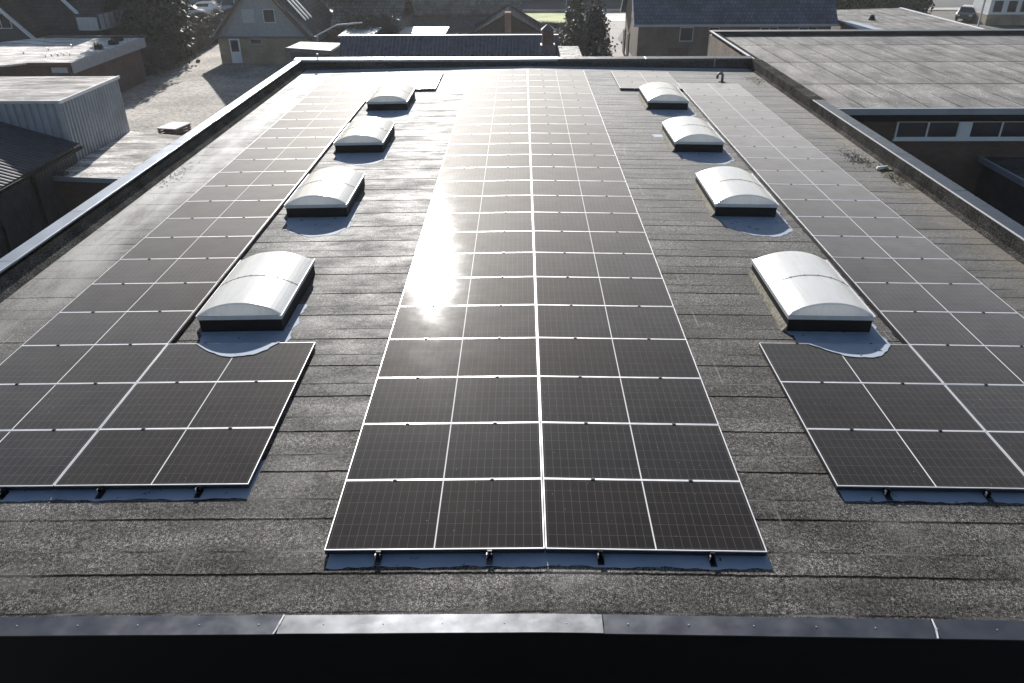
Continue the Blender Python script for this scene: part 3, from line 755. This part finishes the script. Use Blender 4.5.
t = empty('pallet_stack', 'low timber pallet stack with a white slatted top on the gravel', 'pallet', (-20.1, 39.5, GZ), R(-12))
for i in range(7): pass
b = MB()
for i in range(7): b.box(-.6, .6, -.75 + i * .22, -.75 + i * .22 + .16, .46, .50)
b.build('top_slat', 'white', t)
b = MB()
for z in (.0, .15, .30):
    for x in (-.58, -.06, .45): b.box(x, x + .13, -.72, .72, z + .04, z + .13)
    b.box(-.6, .6, -.75, -.62, z + .13, z + .165); b.box(-.6, .6, .6, .73, z + .13, z + .165); b.box(-.6, .6, -.06, .07, z + .13, z + .165)
b.build('pallet', 'wood_b', t)

# brick garage with a pale roof
gr = empty('brick_garage', 'dark brick garage with a pale flat roof and a grey fascia', 'garage', (-33, 50, GZ))
gp = [(-28.15, 45.1), (-28.15, 55.7), (-35.6, 56.4), (-40.2, 51.0), (-33.0, 43.6), (-30.95, 45.1)]
part(gr, 'roof', MB().prism(gp, -3.1, -3.0), 'wfelt2')
ip = [(-28.4, 45.35), (-28.4, 55.4), (-35.5, 56.1), (-39.9, 51.0), (-33.0, 43.95), (-30.9, 45.35)]
part(gr, 'wall', MB().prism(ip, GZ, -3.102), 'brick_d')
part(gr, 'fascia', MB().box(-28.14, -28.06, 45.02, 55.75, -3.62, -2.97), 'wood')
part(gr, 'fascia', MB().box(-30.9, -28.15, 45.02, 45.09, -3.18, -2.97), 'wood_b')
part(gr, 'roof_edge', MB().box(-35.5, -28.2, 55.8, 56.4, -3.05, -2.9), 'cap_d')
part(gr, 'window', MB().box(-29.6, -28.6, 45.29, 45.345, -3.62, -3.3), 'offw')
rr_ = random.Random(5)
for i in range(9):
    x, y = (-30.9 + i * .32, 47.3 + .15 * i) if i < 5 else (-33 + (i - 5) * .9, 48.5 + (i - 5) * 1.4)
    part(gr, 'roof_vent', MB().tube([(x, y, -3.0), (x, y, -2.85), (x - .08, y, -2.80)], .03, 6), 'pipe')
for x, y, w2 in ((-28.9, 52.6, .3), (-29.0, 50.6, .25), (-29.4, 54.3, .35)):
    t = empty('roof_box', 'dark plant box on the garage roof by its right edge, %s' % ('middle one' if y == 52.6 else 'nearest one' if y == 50.6 else 'farthest one'), 'box', (x, y, -3.0), group='dark boxes on the garage roof')
    MB().box(-w2, w2, -w2 * .7, w2 * .7, 0, .28, taper=.03).build('body', 'black', t); MB().tube([(0, 0, .28), (0, 0, .4)], .06, 8).build('cap', 'pipe', t)

# ------------------------------------------------------------------ houses
def gable_y(root, x0, x1, y0, y1, ze, zr, mat, over=.35, th=.14):
    """ridge along y"""
    xm = (x0 + x1) / 2; k = (zr - ze) / (x1 - xm)
    for sgn, nm in ((-1, 'roof'), (1, 'roof')):
        xe = xm + sgn * ((x1 - x0) / 2 + over); zee = ze - k * over
        part(root, nm, MB().add([(xe, y0 - over, zee), (xm, y0 - over, zr), (xm, y1 + over, zr), (xe, y1 + over, zee),
             (xe, y0 - over, zee + th), (xm, y0 - over, zr + th), (xm, y1 + over, zr + th), (xe, y1 + over, zee + th)],
             [(0, 1, 2, 3), (4, 5, 6, 7), (0, 1, 5, 4), (3, 2, 6, 7), (0, 3, 7, 4), (1, 2, 6, 5)]), mat)
def gable_x(root, x0, x1, y0, y1, ze, zr, mat, over=.35, th=.14):
    ym = (y0 + y1) / 2; k = (zr - ze) / (y1 - ym)
    for sgn in (-1, 1):
        ye = ym + sgn * ((y1 - y0) / 2 + over); zee = ze - k * over
        part(root, 'roof', MB().add([(x0 - over, ye, zee), (x0 - over, ym, zr), (x1 + over, ym, zr), (x1 + over, ye, zee),
             (x0 - over, ye, zee + th), (x0 - over, ym, zr + th), (x1 + over, ym, zr + th), (x1 + over, ye, zee + th)],
             [(0, 1, 2, 3), (4, 5, 6, 7), (0, 1, 5, 4), (3, 2, 6, 7), (0, 3, 7, 4), (1, 2, 6, 5)]), mat)
# the house with the boarded gable
gh = empty('gable_house', 'steep gabled house with grey boarded gable over yellow brick', 'house', (-21, 66, GZ))
X0, X1, Y0, Y1, ZE = -25.1, -17.6, 62.5, 73, -3.85
XM = (X0 + X1) / 2; ZR = .55
part(gh, 'wall', MB().box(X0, X1, Y0, Y1, GZ, ZE), 'brick_y')
b = MB()
n = 30
for i in range(n):                   # board and batten gable
    xa = X0 - .5 + (X1 - X0 + 1.0) * i / n; xb = xa + (X1 - X0 + 1.0) / n
    zt = lambda x: ZE + (ZR - ZE) * (1 - abs(x - XM) / ((X1 - X0) / 2 + .55))
    za, zb = max(ZE, zt(xa)), max(ZE, zt(xb))
    if za > ZE or zb > ZE:
        y = Y0 - .10 - (.02 if i % 2 else 0); b.quad((xa, y, ZE), (xb, y, ZE), (xb, y, zb), (xa, y, za)); b.quad((xb, Y0 - .10, ZE), (xb, Y0 - .12, ZE), (xb, Y0 - .12, zb), (xb, Y0 - .10, zb))
part(gh, 'gable', b, 'wood')
part(gh, 'gable_core', MB().extr([(X0, ZE + .01), (X1, ZE + .01), (XM, ZR - .1)], 'y', Y0 - .05, Y1), 'wood')
part(gh, 'string_board', MB().box(X0 - .6, X1 + .6, Y0 - .2, Y0 - .101, ZE - .12, ZE + .02), 'pipe')
gable_y(gh, X0, X1, Y0, Y1, ZE, ZR, 'tile_y', .55)
for sgn in (-1, 1):
    xe = XM + sgn * ((X1 - X0) / 2 + .6)
    k = (ZR - ZE) / ((X1 - X0) / 2); ze = ZR - k * ((X1 - X0) / 2 + .6)
    part(gh, 'bargeboard', MB().add([(xe, Y0 - .62, ze - .1), (XM, Y0 - .62, ZR - .1), (XM, Y0 - .62, ZR + .2), (xe, Y0 - .62, ze + .2), (xe, Y0 - .56, ze - .1), (XM, Y0 - .56, ZR - .1), (XM, Y0 - .56, ZR + .2), (xe, Y0 - .56, ze + .2)],
         [(0, 1, 2, 3), (4, 5, 6, 7), (0, 1, 5, 4), (3, 2, 6, 7), (0, 3, 7, 4), (1, 2, 6, 5)]), 'wood_b')
winframe(gh, -22.75, -21.75, -2.78, -1.76, Y0 - .121, 1, 'offw', 'pane_l'); f = winframe(gh, -21.05, -20.1, -2.78, -1.76, Y0 - .121, 1, 'white'); 
winframe(gh, -22.5, -21.5, -4.45, -4.02, Y0, 1, 'offw')
d = part(gh, 'door', MB().box(-24.2, -23.35, Y0 - .07, Y0 - .001, GZ + .1, -4.0), 'white')
for nm_, q in (('pane', MB().box(-24.08, -23.47, Y0 - .09, Y0 - .071, -5.0, -4.12)), ('handle', MB().box(-23.46, -23.42, Y0 - .12, Y0 - .071, -5.15, -5.0))):
    p = q.build(nm_, 'pane' if nm_ == 'pane' else 'alu', d)
# roof windows on the right slope
def on_slope(u, y):   # u metres down from the ridge along x
    k = (ZR - ZE) / ((X1 - X0) / 2); return Vector((XM + u, y, ZR - k * u + .15))
for i in range(3):
    y = 64.6 + i * 1.0
    a, c = on_slope(1.6, y), on_slope(3.1, y)
    part(gh, 'roof_window', MB().add([a, a + Vector((0, .32, 0)), c + Vector((0, .32, 0)), c, a + Vector((0, 0, .12)), a + Vector((0, .32, .12)), c + Vector((0, .32, .12)), c + Vector((0, 0, .12))],
         [(4, 5, 6, 7), (0, 1, 5, 4), (1, 2, 6, 5), (2, 3, 7, 6), (3, 0, 4, 7)]), 'white')

# the tiled house, upper left
lh = empty('tiled_house', 'dark tiled house with a white bargeboard behind the brick garage', 'house', (-43, 66, GZ))
part(lh, 'wall', MB().box(-50, -38.3, 58.3, 73, GZ, -3.3), 'brick_d')
# front gable with the white bargeboard
part(lh, 'gable', MB().add([(-50, 58.0, -3.3), (-37.2, 58.0, -3.5), (-43.5, 58.0, 3.2)], [(0, 1, 2)]), 'clad_d')
b = MB(); b.add([(-37.0, 57.7, -3.6), (-43.6, 57.7, 3.3), (-43.6, 57.7, 3.0), (-37.35, 57.7, -3.65), (-37.0, 57.8, -3.6), (-43.6, 57.8, 3.3), (-43.6, 57.8, 3.0), (-37.35, 57.8, -3.65)], [(0, 1, 2, 3), (4, 5, 6, 7), (0, 1, 5, 4), (3, 2, 6, 7), (0, 3, 7, 4)])
part(lh, 'bargeboard', b, 'white')
part(lh, 'roof', MB().add([(-37.0, 57.75, -3.55), (-37.0, 62.5, -3.55), (-43.6, 62.5, 3.35), (-43.6, 57.75, 3.35)], [(0, 1, 2, 3)]), 'tile_by')
gable_x(lh, -44, -33.6, 59.5, 73, -3.4, 2.9, 'tile_d', .3)
part(lh, 'wall', MB().box(-38.2, -33.7, 60.2, 72.8, GZ, -3.3), 'brick_d')
winframe(lh, -40.6, -39.0, -2.6, -1.5, 57.99, 2, 'white')
part(lh, 'roof_window', MB().add([(-36.9, 61.9, -1.05), (-36.6, 61.9, -1.05), (-35.2, 60.9, -1.9), (-35.5, 60.9, -1.9), (-36.9, 61.9, -.9), (-36.6, 61.9, -.9), (-35.2, 60.9, -1.75), (-35.5, 60.9, -1.75)], [(4, 5, 6, 7), (0, 1, 5, 4), (1, 2, 6, 5), (2, 3, 7, 6), (3, 0, 4, 7)]), 'white')
bal = part(lh, 'balcony', MB().box(-34.3, -32.6, 58.6, 58.66, -2.75, -1.9).box(-32.66, -32.6, 58.66, 63.5, -2.75, -1.75).box(-34.3, -32.6, 58.66, 63.5, -2.85, -2.75), 'offw')
for i in range(6): MB().box(-32.7, -32.56, 58.6 + i * .9, 58.68 + i * .9, -2.75, -1.7).build('baluster', 'pipe', bal)

# the slate roofed house
sh2 = empty('slate_house', 'long brick house with a blue slate roof beyond the far parapet', 'house', (17, 67, GZ))
part(sh2, 'wall', MB().box(9.35, 25, 63, 72, GZ, -3.1), 'brick_g')
part(sh2, 'gable', MB().extr([(63.0, -3.1), (72, -3.1), (67.5, 1.1)], 'x', 9.3, 9.45), 'brick_g')
part(sh2, 'gable', MB().extr([(63.0, -3.1), (72, -3.1), (67.5, 1.1)], 'x', 24.9, 25.0), 'brick_g')
gable_x(sh2, 9.35, 25, 63, 72, -2.8, 1.4, 'tile_s', .4)
part(sh2, 'gutter', MB().box(8.95, 25.4, 62.42, 62.56, -3.22, -3.06), 'offw')
for y0, y1, z0, z1 in ((62.55, 67.5, -3.25, 1.4), (67.5, 72.4, 1.4, -3.25)):
    part(sh2, 'bargeboard', MB().add([(8.88, y0, z0), (8.88, y1, z1), (8.88, y1, z1 + .22), (8.88, y0, z0 + .22), (8.94, y0, z0), (8.94, y1, z1), (8.94, y1, z1 + .22), (8.94, y0, z0 + .22)], [(0, 1, 2, 3), (4, 5, 6, 7), (0, 1, 5, 4), (3, 2, 6, 7), (0, 3, 7, 4), (1, 2, 6, 5)]), 'white')
winframe(sh2, 12.75, 13.85, -4.4, -3.32, 63, 1, 'white'); winframe(sh2, 15.1, 15.95, -3.75, -3.32, 63, 1, 'offw')
winframe(sh2, 19.3, 20.7, -3.75, -3.32, 63, 2, 'offw'); winframe(sh2, 22.4, 23.9, -3.75, -3.32, 63, 2, 'offw')
part(sh2, 'door', MB().box(11.9, 13.6, 62.93, 62.99, GZ, -4.95), 'wood_b')
for i, y in enumerate((63.6, 66.2)):
    t = empty('garden_gate', 'tall narrow %s gate leaf beside the brick house gable' % ('near' if i == 0 else 'far'), 'gate', (8.7, y, GZ), group='gate leaves by the slate house')
    b = MB()
    for k in range(6): b.box(-.03, .03, k * .22, k * .22 + .16, .1, 2.0)
    b.build('boards', 'wood_b', t); MB().box(-.05, .05, -.1, -.01, 0, 2.2).build('post', 'black', t)

# ------------------------------------------------------------------ middle distance
t = empty('white_roofed_shed', 'small shed with a white flat roof by the far left parapet corner', 'shed', (-15.5, 55, GZ))
part(t, 'roof', MB().prism([(-17.2, 54.1), (-13.7, 52.75), (-13.55, 56.3), (-16.9, 57.0)], -3.6, -3.48), 'wfelt2')
part(t, 'roof_edge', MB().prism([(-17.26, 54.06), (-13.66, 52.67), (-13.65, 52.745), (-17.2, 54.095)], -3.75, -3.46), 'pipe')
part(t, 'wall', MB().prism([(-17.0, 54.3), (-13.9, 53.05), (-13.75, 56.1), (-16.7, 56.8)], GZ, -3.602), 'clad_d')
cp = empty('corrugated_shed', 'long shed with a dark blue corrugated roof behind the far parapet', 'shed', (-5.3, 49, GZ))
corr(cp, 'roof', (-12.9, 48.4, -5.05), (-12.9, 53.2, -2.6), (2.3, 48.4, -5.05), (2.3, 53.2, -2.6), 58, .07, 'corr')
part(cp, 'ridge', MB().box(-13.1, 2.4, 53.15, 53.4, -2.6, -2.53), 'clad')
part(cp, 'wall', MB().extr([(48.7, GZ), (53.2, GZ), (53.2, -2.75), (48.7, -5.05)], 'x', -12.8, 2.2), 'clad_d')
ch = empty('chimney_stack', 'dark square chimney with a pointed cowl at the end of the corrugated shed', 'chimney', (1.55, 50.3, -3.3))
MB().box(-.38, .38, -.38, .38, 0, 1.45).build('shaft', 'brick_d', ch); MB().box(-.48, .48, -.48, .48, .0, .55).build('base', 'pipe', ch)
MB().add([(-.46, -.46, 1.46), (.46, -.46, 1.46), (.46, .46, 1.46), (-.46, .46, 1.46), (0, 0, 1.85)], [(0, 1, 2, 3), (0, 1, 4), (1, 2, 4), (2, 3, 4), (3, 0, 4)]).build('cowl', 'pipe', ch)
t = empty('brick_outhouse', 'small outhouse with a weathered pale roof right of the chimney', 'shed', (3.1, 50, GZ))
part(t, 'roof', MB().box(2.35, 3.75, 44.5, 52.5, -3.3, -3.2), 'wfelt'); part(t, 'wall', MB().box(2.45, 3.6, 44.7, 52.3, GZ, -3.302), 'brick_d')
t = empty('bright_roofed_garage', 'low garage with a bright white roof behind the corrugated shed', 'garage', (-9, 71, GZ))
part(t, 'roof', MB().box(-11.4, -7.0, 69, 73.3, -4.6, -4.5), 'white'); part(t, 'wall', MB().box(-11.2, -7.2, 69.2, 73, GZ, -4.602), 'brick_g')
lt = empty('lamp_post', 'thin grey lamp post with an arm beside the bright roof', 'lamp post', (-7.4, 68.3, GZ))
MB().tube([(0, 0, 0), (0, 0, 2.0)], .05, 6).build('pole', 'clad', lt); MB().box(-.1, .5, -.08, .08, 2.0, 2.08).build('arm', 'clad', lt)
bh = empty('terraced_house', 'long house with a huge grey tiled roof across the back', 'house', (-8, 92, GZ))
part(bh, 'wall', MB().box(-18.5, -.6, 86, 98, GZ, -5.0 + 1.0), 'brick_g')
gable_x(bh, -18.5, -.6, 86, 98, -4.4, 1.2, 'tile_b', .5)
part(bh, 'plinth', MB().box(-18.5, -.7, 85.7, 85.98, GZ, -5.2), 'pipe')
for x in (-14, -9.5, -4):
    part(bh, 'roof_window', MB().add([(x, 88.0, -2.0), (x + .9, 88.0, -2.0), (x + .9, 88.9, -1.2), (x, 88.9, -1.2), (x, 87.9, -1.9), (x + .9, 87.9, -1.9), (x + .9, 88.8, -1.1), (x, 88.8, -1.1)], [(4, 5, 6, 7), (0, 1, 5, 4), (1, 2, 6, 5), (2, 3, 7, 6), (3, 0, 4, 7)]), 'pipe')
gb = empty('small_gable_house', 'small dark gabled house with a red brick chimney in front of the terrace', 'house', (-1.5, 77, GZ))
part(gb, 'wall', MB().box(-4.6, 1.6, 75.2, 82, GZ, -5.2), 'brick_g'); gable_y(gb, -4.6, 1.6, 75.2, 82, -5.3, -3.6, 'tile_y', .4)
part(gb, 'gable', MB().extr([(-4.6, -5.2), (1.6, -5.2), (-1.5, -3.7)], 'y', 75.15, 75.3), 'wood_b')
part(gb, 'chimney', MB().box(-1.8, -1.2, 74.6, 75.1, GZ, -3.4), 'brick_r')
t = empty('far_white_door_house', 'dark house front with a pale door across the road', 'house', (1, 118, GZ))
part(t, 'wall', MB().box(-3, 34, 113, 122, GZ, -1.5), 'brick_g'); gable_x(t, -3, 34, 113, 122, -1.6, 2.5, 'tile_d', .4)
part(t, 'door', MB().box(-.5, 1.2, 112.9, 112.98, GZ, -3.8), 'pane_l')
t = empty('far_hall', 'long dark hall behind the row of parked cars', 'building', (-45, 122, GZ))
part(t, 'wall', MB().box(-70, -20, 116, 128, GZ, -1.2), 'clad_d'); gable_x(t, -70, -20, 116, 128, -1.3, 2.2, 'tile_d', .4)
for x in (-48.5, -44.5, -40.5): part(t, 'door', MB().box(x, x + 2.4, 115.9, 115.98, GZ, -3.2), 'pane_l')
# carport with a sloping beam
ct = empty('carport', 'open carport of pale posts and beams right of the gable house', 'carport', (-16, 66, GZ))
for x, y in ((-17.0, 62.5), (-15.0, 62.6), (-12.9, 62.6), (-15.0, 67)): part(ct, 'post', MB().box(x, x + .12, y, y + .12, GZ, -3.9), 'wood')
part(ct, 'roof', MB().box(-15.2, -12.4, 62.3, 67.5, -3.9, -3.78), 'offw')
part(ct, 'beam', MB().tube([(-17.6, 62.3, -4.1), (-15.4, 63.4, -3.1), (-13.4, 64, -3.0)], .06, 6), 'offw')
part(ct, 'back_wall', MB().box(-17.4, -12.5, 67.6, 67.75, GZ, -4.0), 'wood_b')

t = empty('filler_house', 'made-up low tiled house standing in for dark ground behind the carport', 'house', (-14, 73, GZ))
part(t, 'wall', MB().box(-17, -11.2, 69.5, 79, GZ, -3.9), 'brick_g'); gable_x(t, -17, -11.2, 69.5, 79, -3.9, -1.2, 'tile_b', .3)  # house added to cover sunlit ground that should lie dark in shadow

# beyond the neighbour's roof, right
t = empty('flat_roofed_hall', 'flat grey roofed hall with white edging behind the workshop roof', 'building', (30, 66, GZ))
part(t, 'roof', MB().prism([(25.6, 58.2), (34.8, 57.3), (34.6, 73), (26.6, 71.5)], -3.1, -3.0), 'felt2')
part(t, 'wall', MB().prism([(25.8, 58.5), (34.6, 57.6), (34.4, 72.7), (26.8, 71.2)], GZ, -3.102), 'brick_g')
part(t, 'roof_edge', MB().add([(34.81, 57.2, -2.95), (34.61, 73, -2.95), (34.85, 73, -2.95), (35.05, 57.2, -2.95), (34.81, 57.2, -3.15), (34.61, 73, -3.15), (34.85, 73, -3.15), (35.05, 57.2, -3.15)], [(0, 1, 2, 3), (4, 5, 6, 7), (0, 1, 5, 4), (2, 3, 7, 6), (1, 2, 6, 5), (3, 0, 4, 7)]), 'white')
part(t, 'roof_vent', MB().tube([(28.8, 64.5, -3), (28.8, 64.5, -2.6)], [.3, .14], 8), 'black')
part(t, 'frosted_corner', MB().prism([(25.7, 58.3), (27.6, 58.0), (27.0, 63.5), (26.0, 64.5)], -2.999, -2.994), 'frost')
t = empty('white_clinic', 'white rendered building with brick base at the top right corner', 'building', (52, 86, GZ))
part(t, 'wall', MB().box(49.5, 66, 85, 88.5, -4.95, 1), 'white'); part(t, 'base', MB().box(49.4, 66.1, 84.9, 88.6, GZ, -4.952), 'brick_y')
for x in (49.9, 51.4, 52.8, 54.2): winframe(t, x, x + .9, -4.7, -3.6, 84.99, 1, 'pipe')
part(t, 'post', MB().box(48.2, 48.36, 84, 84.16, GZ, -2), 'offw')

# ------------------------------------------------------------------ cars
def car(x, y, rzv, paint, label, L=4.3, H=1.45):
    t = empty('parked_car', label, 'car', (x, y, GZ + .02), rzv, 'parked cars')
    hl = L / 2; prof = [(-hl, .3), (-hl, .75), (-hl + .25, .88), (-hl + .7, .95), (-hl + 1.25, H - .05), (-hl + 1.7, H), (hl - 1.2, H), (hl - .55, .98), (hl - .1, .9), (hl, .65), (hl, .3)]
    MB().extr([(u, z) for u, z in prof], 'y', 0, 0) if False else None
    b = MB(); n = len(prof); vs = []
    for yy, sc in ((-.86, .9), (-.80, 1), (.80, 1), (.86, .9)): vs += [(u, yy * (1 if z < .96 else .86), .3 + (z - .3) * sc) for u, z in prof]
    fs = [tuple(range(n)), tuple(range(3 * n, 4 * n))]
    for k in range(3): fs += [(k * n + i, k * n + (i + 1) % n, (k + 1) * n + (i + 1) % n, (k + 1) * n + i) for i in range(n)]
    b.add(vs, fs).build('body', paint, t, smooth=False)
    for s in (-1, 1):
        b = MB().quad((-hl + 1.05, s * .80, .98), (hl - .75, s * .80, .98), (hl - 1.25, s * .735, H - .1), (-hl + 1.4, s * .735, H - .1)); b.build('side_window', 'pane', t)
        for xx in (-hl + .8, hl - .85): MB().tube([(xx, s * .68, .31), (xx, s * .88, .31)], .31, 12).build('wheel', 'rubber', t)
    for a, c, z0, z1, yy in ((-hl + .72, -hl + 1.22, .97, H - .07, .70), (hl - .58, hl - 1.17, .99, H - .05, .70)):
        e = -.015 if a < 0 else .015
        MB().quad((a + e, -yy, z0 + .01), (a + e, yy, z0 + .01), (c + e, yy * .9, z1), (c + e, -yy * .9, z1)).build('windscreen', 'pane', t)
    for s in (-.6, .6): MB().box(-hl - .01, -hl + .05, s - .15, s + .15, .6, .74).build('headlight', 'white', t)
    return t
car(-39.6, 93.2, R(8), 'carw', 'white car parked nearest the hedge at the upper left')
car(-38.3, 97.0, R(185), 'carw', 'white car parked second behind the hedge')
car(-36.2, 99.3, R(95), 'carg', 'silver van-like car parked nearest the gabled house', H=1.8)
car(-36.8, 104.5, R(5), 'carw', 'white car parked farthest back beside the gable roof')
car(-41.8, 104.0, R(8), 'card', 'dark car parked in the row behind the white cars')
car(49.6, 89.3, R(55), 'card', 'dark estate car parked beside the white building', 4.4)

# ------------------------------------------------------------------ vegetation
def tree(name, label, cat, x, y, h, r, kind, mat, n, leaf=.22, seed=1, group=None, trunk_h=None):
    q = random.Random(seed); t = empty(name, label, cat, (x, y, GZ), group=group)
    tb = MB(); tb.tube([(0, 0, 0), (.05, 0, h * .4), (0, .05, h * .85)], [.16 + h * .018, .1 + h * .01, .03], 7)
    for i in range(9):
        a = q.uniform(0, 2 * PI); z = h * q.uniform(.25, .8); l = r * q.uniform(.5, .9)
        tb.tube([(0, 0, z), (l * .5 * math.cos(a), l * .5 * math.sin(a), z + l * .25), (l * math.cos(a), l * math.sin(a), z + l * .6)], [.06, .04, .015], 5)
    tb.build('trunk', 'bark', t)
    b = MB(); cl = []
    for i in range(max(10, n // 45)):
        a = q.uniform(0, 2 * PI); zf = q.uniform(.04, 1)
        if kind == 'cone': rad = r * (1 - zf) ** .75 * q.uniform(.55, 1.05); z = h * (.06 + .93 * zf)
        elif kind == 'column': rad = r * min(1, (1 - zf) * 2.6) * q.uniform(.5, 1.05); z = h * (.03 + .95 * zf)
        else: rad = r * math.sqrt(max(0, 1 - (2 * zf - 1) ** 2)) * q.uniform(.35, 1.05); z = h * (.28 + .7 * zf) if kind == 'round' else h * zf
        cl.append((rad * math.cos(a), rad * math.sin(a), z, q.uniform(.5, 1.0)))
    for i in range(n):
        cx, cy, cz, cs = cl[i % len(cl)]; s = r * .24 * cs
        p = Vector((cx + q.gauss(0, s), cy + q.gauss(0, s), max(.1, cz + q.gauss(0, s * 1.2))))
        d1 = Vector((q.gauss(0, 1), q.gauss(0, 1), q.gauss(0, 1))).normalized(); d2 = d1.cross(Vector((q.gauss(0, 1), q.gauss(0, 1), q.gauss(0, 1)))).normalized()
        l = leaf * q.uniform(.5, 1.2); wd = l * (.16 if mat == 'twig' else .55)
        if mat == 'twig': l *= 2.2
        b.quad(p - d1 * l - d2 * wd * .3, p - d2 * wd, p + d1 * l, p + d2 * wd)
    b.build('crown', mat, t); return t
tree('conifer', 'dark broad conifer by the drive, left of the slate house', 'tree', 5.7, 62.3, 4.1, 1.5, 'cone', 'leaf_d', 5200, .16, 3)
tree('conifer', 'grey green slender cypress left of the dark conifer', 'tree', 4.1, 61.2, 5.6, .85, 'column', 'leaf_g', 4200, .14, 4)
tree('evergreen_tree', 'tall dark dense tree behind the brick garage', 'tree', -29.9, 62.8, 9.5, 2.1, 'column', 'leaf_d', 9000, .22, 5)
tree('bare_tree', 'brown bare tree just left of the tall dark tree', 'tree', -32.0, 67.5, 8.5, 1.7, 'round', 'twig', 4200, .22, 6)
tree('bare_tree', 'twiggy bare tree behind the carport', 'tree', -15.8, 74, 6.6, 2.7, 'round', 'twig', 5200, .22, 7)
tree('shrub', 'brown leafless shrub left of the bright garage roof', 'shrub', -12.7, 68.5, 2.9, 1.5, 'bush', 'twig', 3000, .18, 8)
tree('shrub', 'tall grey shrub between the carport and brown shrub', 'shrub', -14.3, 66.5, 3.3, 1.3, 'bush', 'leaf_g', 2600, .15, 9)
tree('shrub', 'low round shrub beside the chimney and cypress', 'shrub', 3.2, 66, 2.0, 1.3, 'bush', 'twig', 2600, .15, 10)
def hedge(x0, y0, x1, y1, w_, h, mat, label, n, seed, cat='hedge', leaf=.16):
    q = random.Random(seed); a = Vector((x0, y0, 0)); c = Vector((x1, y1, 0)); d = (c - a); L = d.length; d.normalize(); nrm = Vector((-d.y, d.x, 0))
    t = empty('hedge', label, cat, (x0, y0, GZ)); b = MB()
    for i in range(n):
        u = q.uniform(0, L); v = q.uniform(-1, 1) * w_ / 2; z = h * (q.uniform(0, 1) ** .6) * (1 + .12 * math.sin(u * 1.3 + seed) + .06 * math.sin(u * 3.1)) 
        p = d * u + nrm * v + Vector((0, 0, max(.05, z)))
        d1 = Vector((q.gauss(0, 1), q.gauss(0, 1), q.gauss(0, 1))).normalized(); d2 = d1.cross(Vector((q.gauss(0, 1), q.gauss(0, 1), q.gauss(0, 1)))).normalized()
        l = leaf * q.uniform(.6, 1.3) * (1.8 if mat == 'twig' else 1); wd = leaf * (.14 if mat == 'twig' else .5)
        b.quad(p - d1 * l, p - d2 * wd, p + d1 * l, p + d2 * wd)
    b.cur = 1
    for k in range(int(L / 1.2) + 1):
        p = d * min(L, k * 1.2); b.tube([p, p + Vector((.05, .03, h * .75))], [.05, .02], 5)
    b.build('foliage', [mat, 'bark'], t)
hedge(-28.6, 57.2, -31.0, 82, 1.7, 2.1, 'twig', 'brown beech hedge running along the left side of the gravel lot', 15000, 2)
hedge(-34.5, 84, -42, 87.5, 2.0, 1.6, 'leaf_g', 'dark hedge in front of the parked white cars', 5000, 3)
hedge(-6.2, 69.5, -3.6, 69.8, .9, 1.5, 'leaf_g', 'frosty pale shrubs right of the bright garage roof', 1800, 4)
hedge(-.2, 84.5, 5.2, 84.9, 1.0, .35, 'twig', 'low clipped hedge at the near edge of the lawn', 3500, 5)
hedge(26, 88, 46, 92, 3.0, 2.6, 'leaf_d', 'long dark hedge behind the flat roofed hall', 12000, 6, leaf=.25)
hedge(36.5, 74, 42, 66, 1.2, 1.0, 'twig', 'low brown shrubs beside the flat roofed hall', 3500, 7)
hedge(-.5, 63.5, 3.6, 62.6, 1.6, 1.5, 'twig', 'reddish shrubs between the chimney and the cypress', 5000, 8)
t = empty('street_pole', 'thin grey street pole standing on the lawn', 'pole', (4.75, 88.3, GZ)); MB().tube([(0, 0, 0), (0, 0, 7)], .07, 6).build('mast', 'clad', t); MB().tube([(0, 0, 7), (.8, 0, 7.2)], .04, 6).build('arm', 'clad', t)


# ------------------------------------------------------------------ thin winter haze
hz = MB().box(-420, 420, -170, 720, -7.0, 10.0).build('haze', 'black')
n = NT('thin haze'); n.t.nodes.remove(n.b)
pv = n.n('ShaderNodeVolumePrincipled'); pv.inputs['Color'].default_value = (.95, .97, 1, 1)
pv.inputs['Density'].default_value = .00026; pv.inputs['Anisotropy'].default_value = .4
n.l(pv.outputs[0], n.t.nodes['Material Output'].inputs['Volume'])
hz.data.materials.clear(); hz.data.materials.append(n.m); hz['kind'] = 'stuff'; hz['label'] = 'thin pale haze in the low sun'
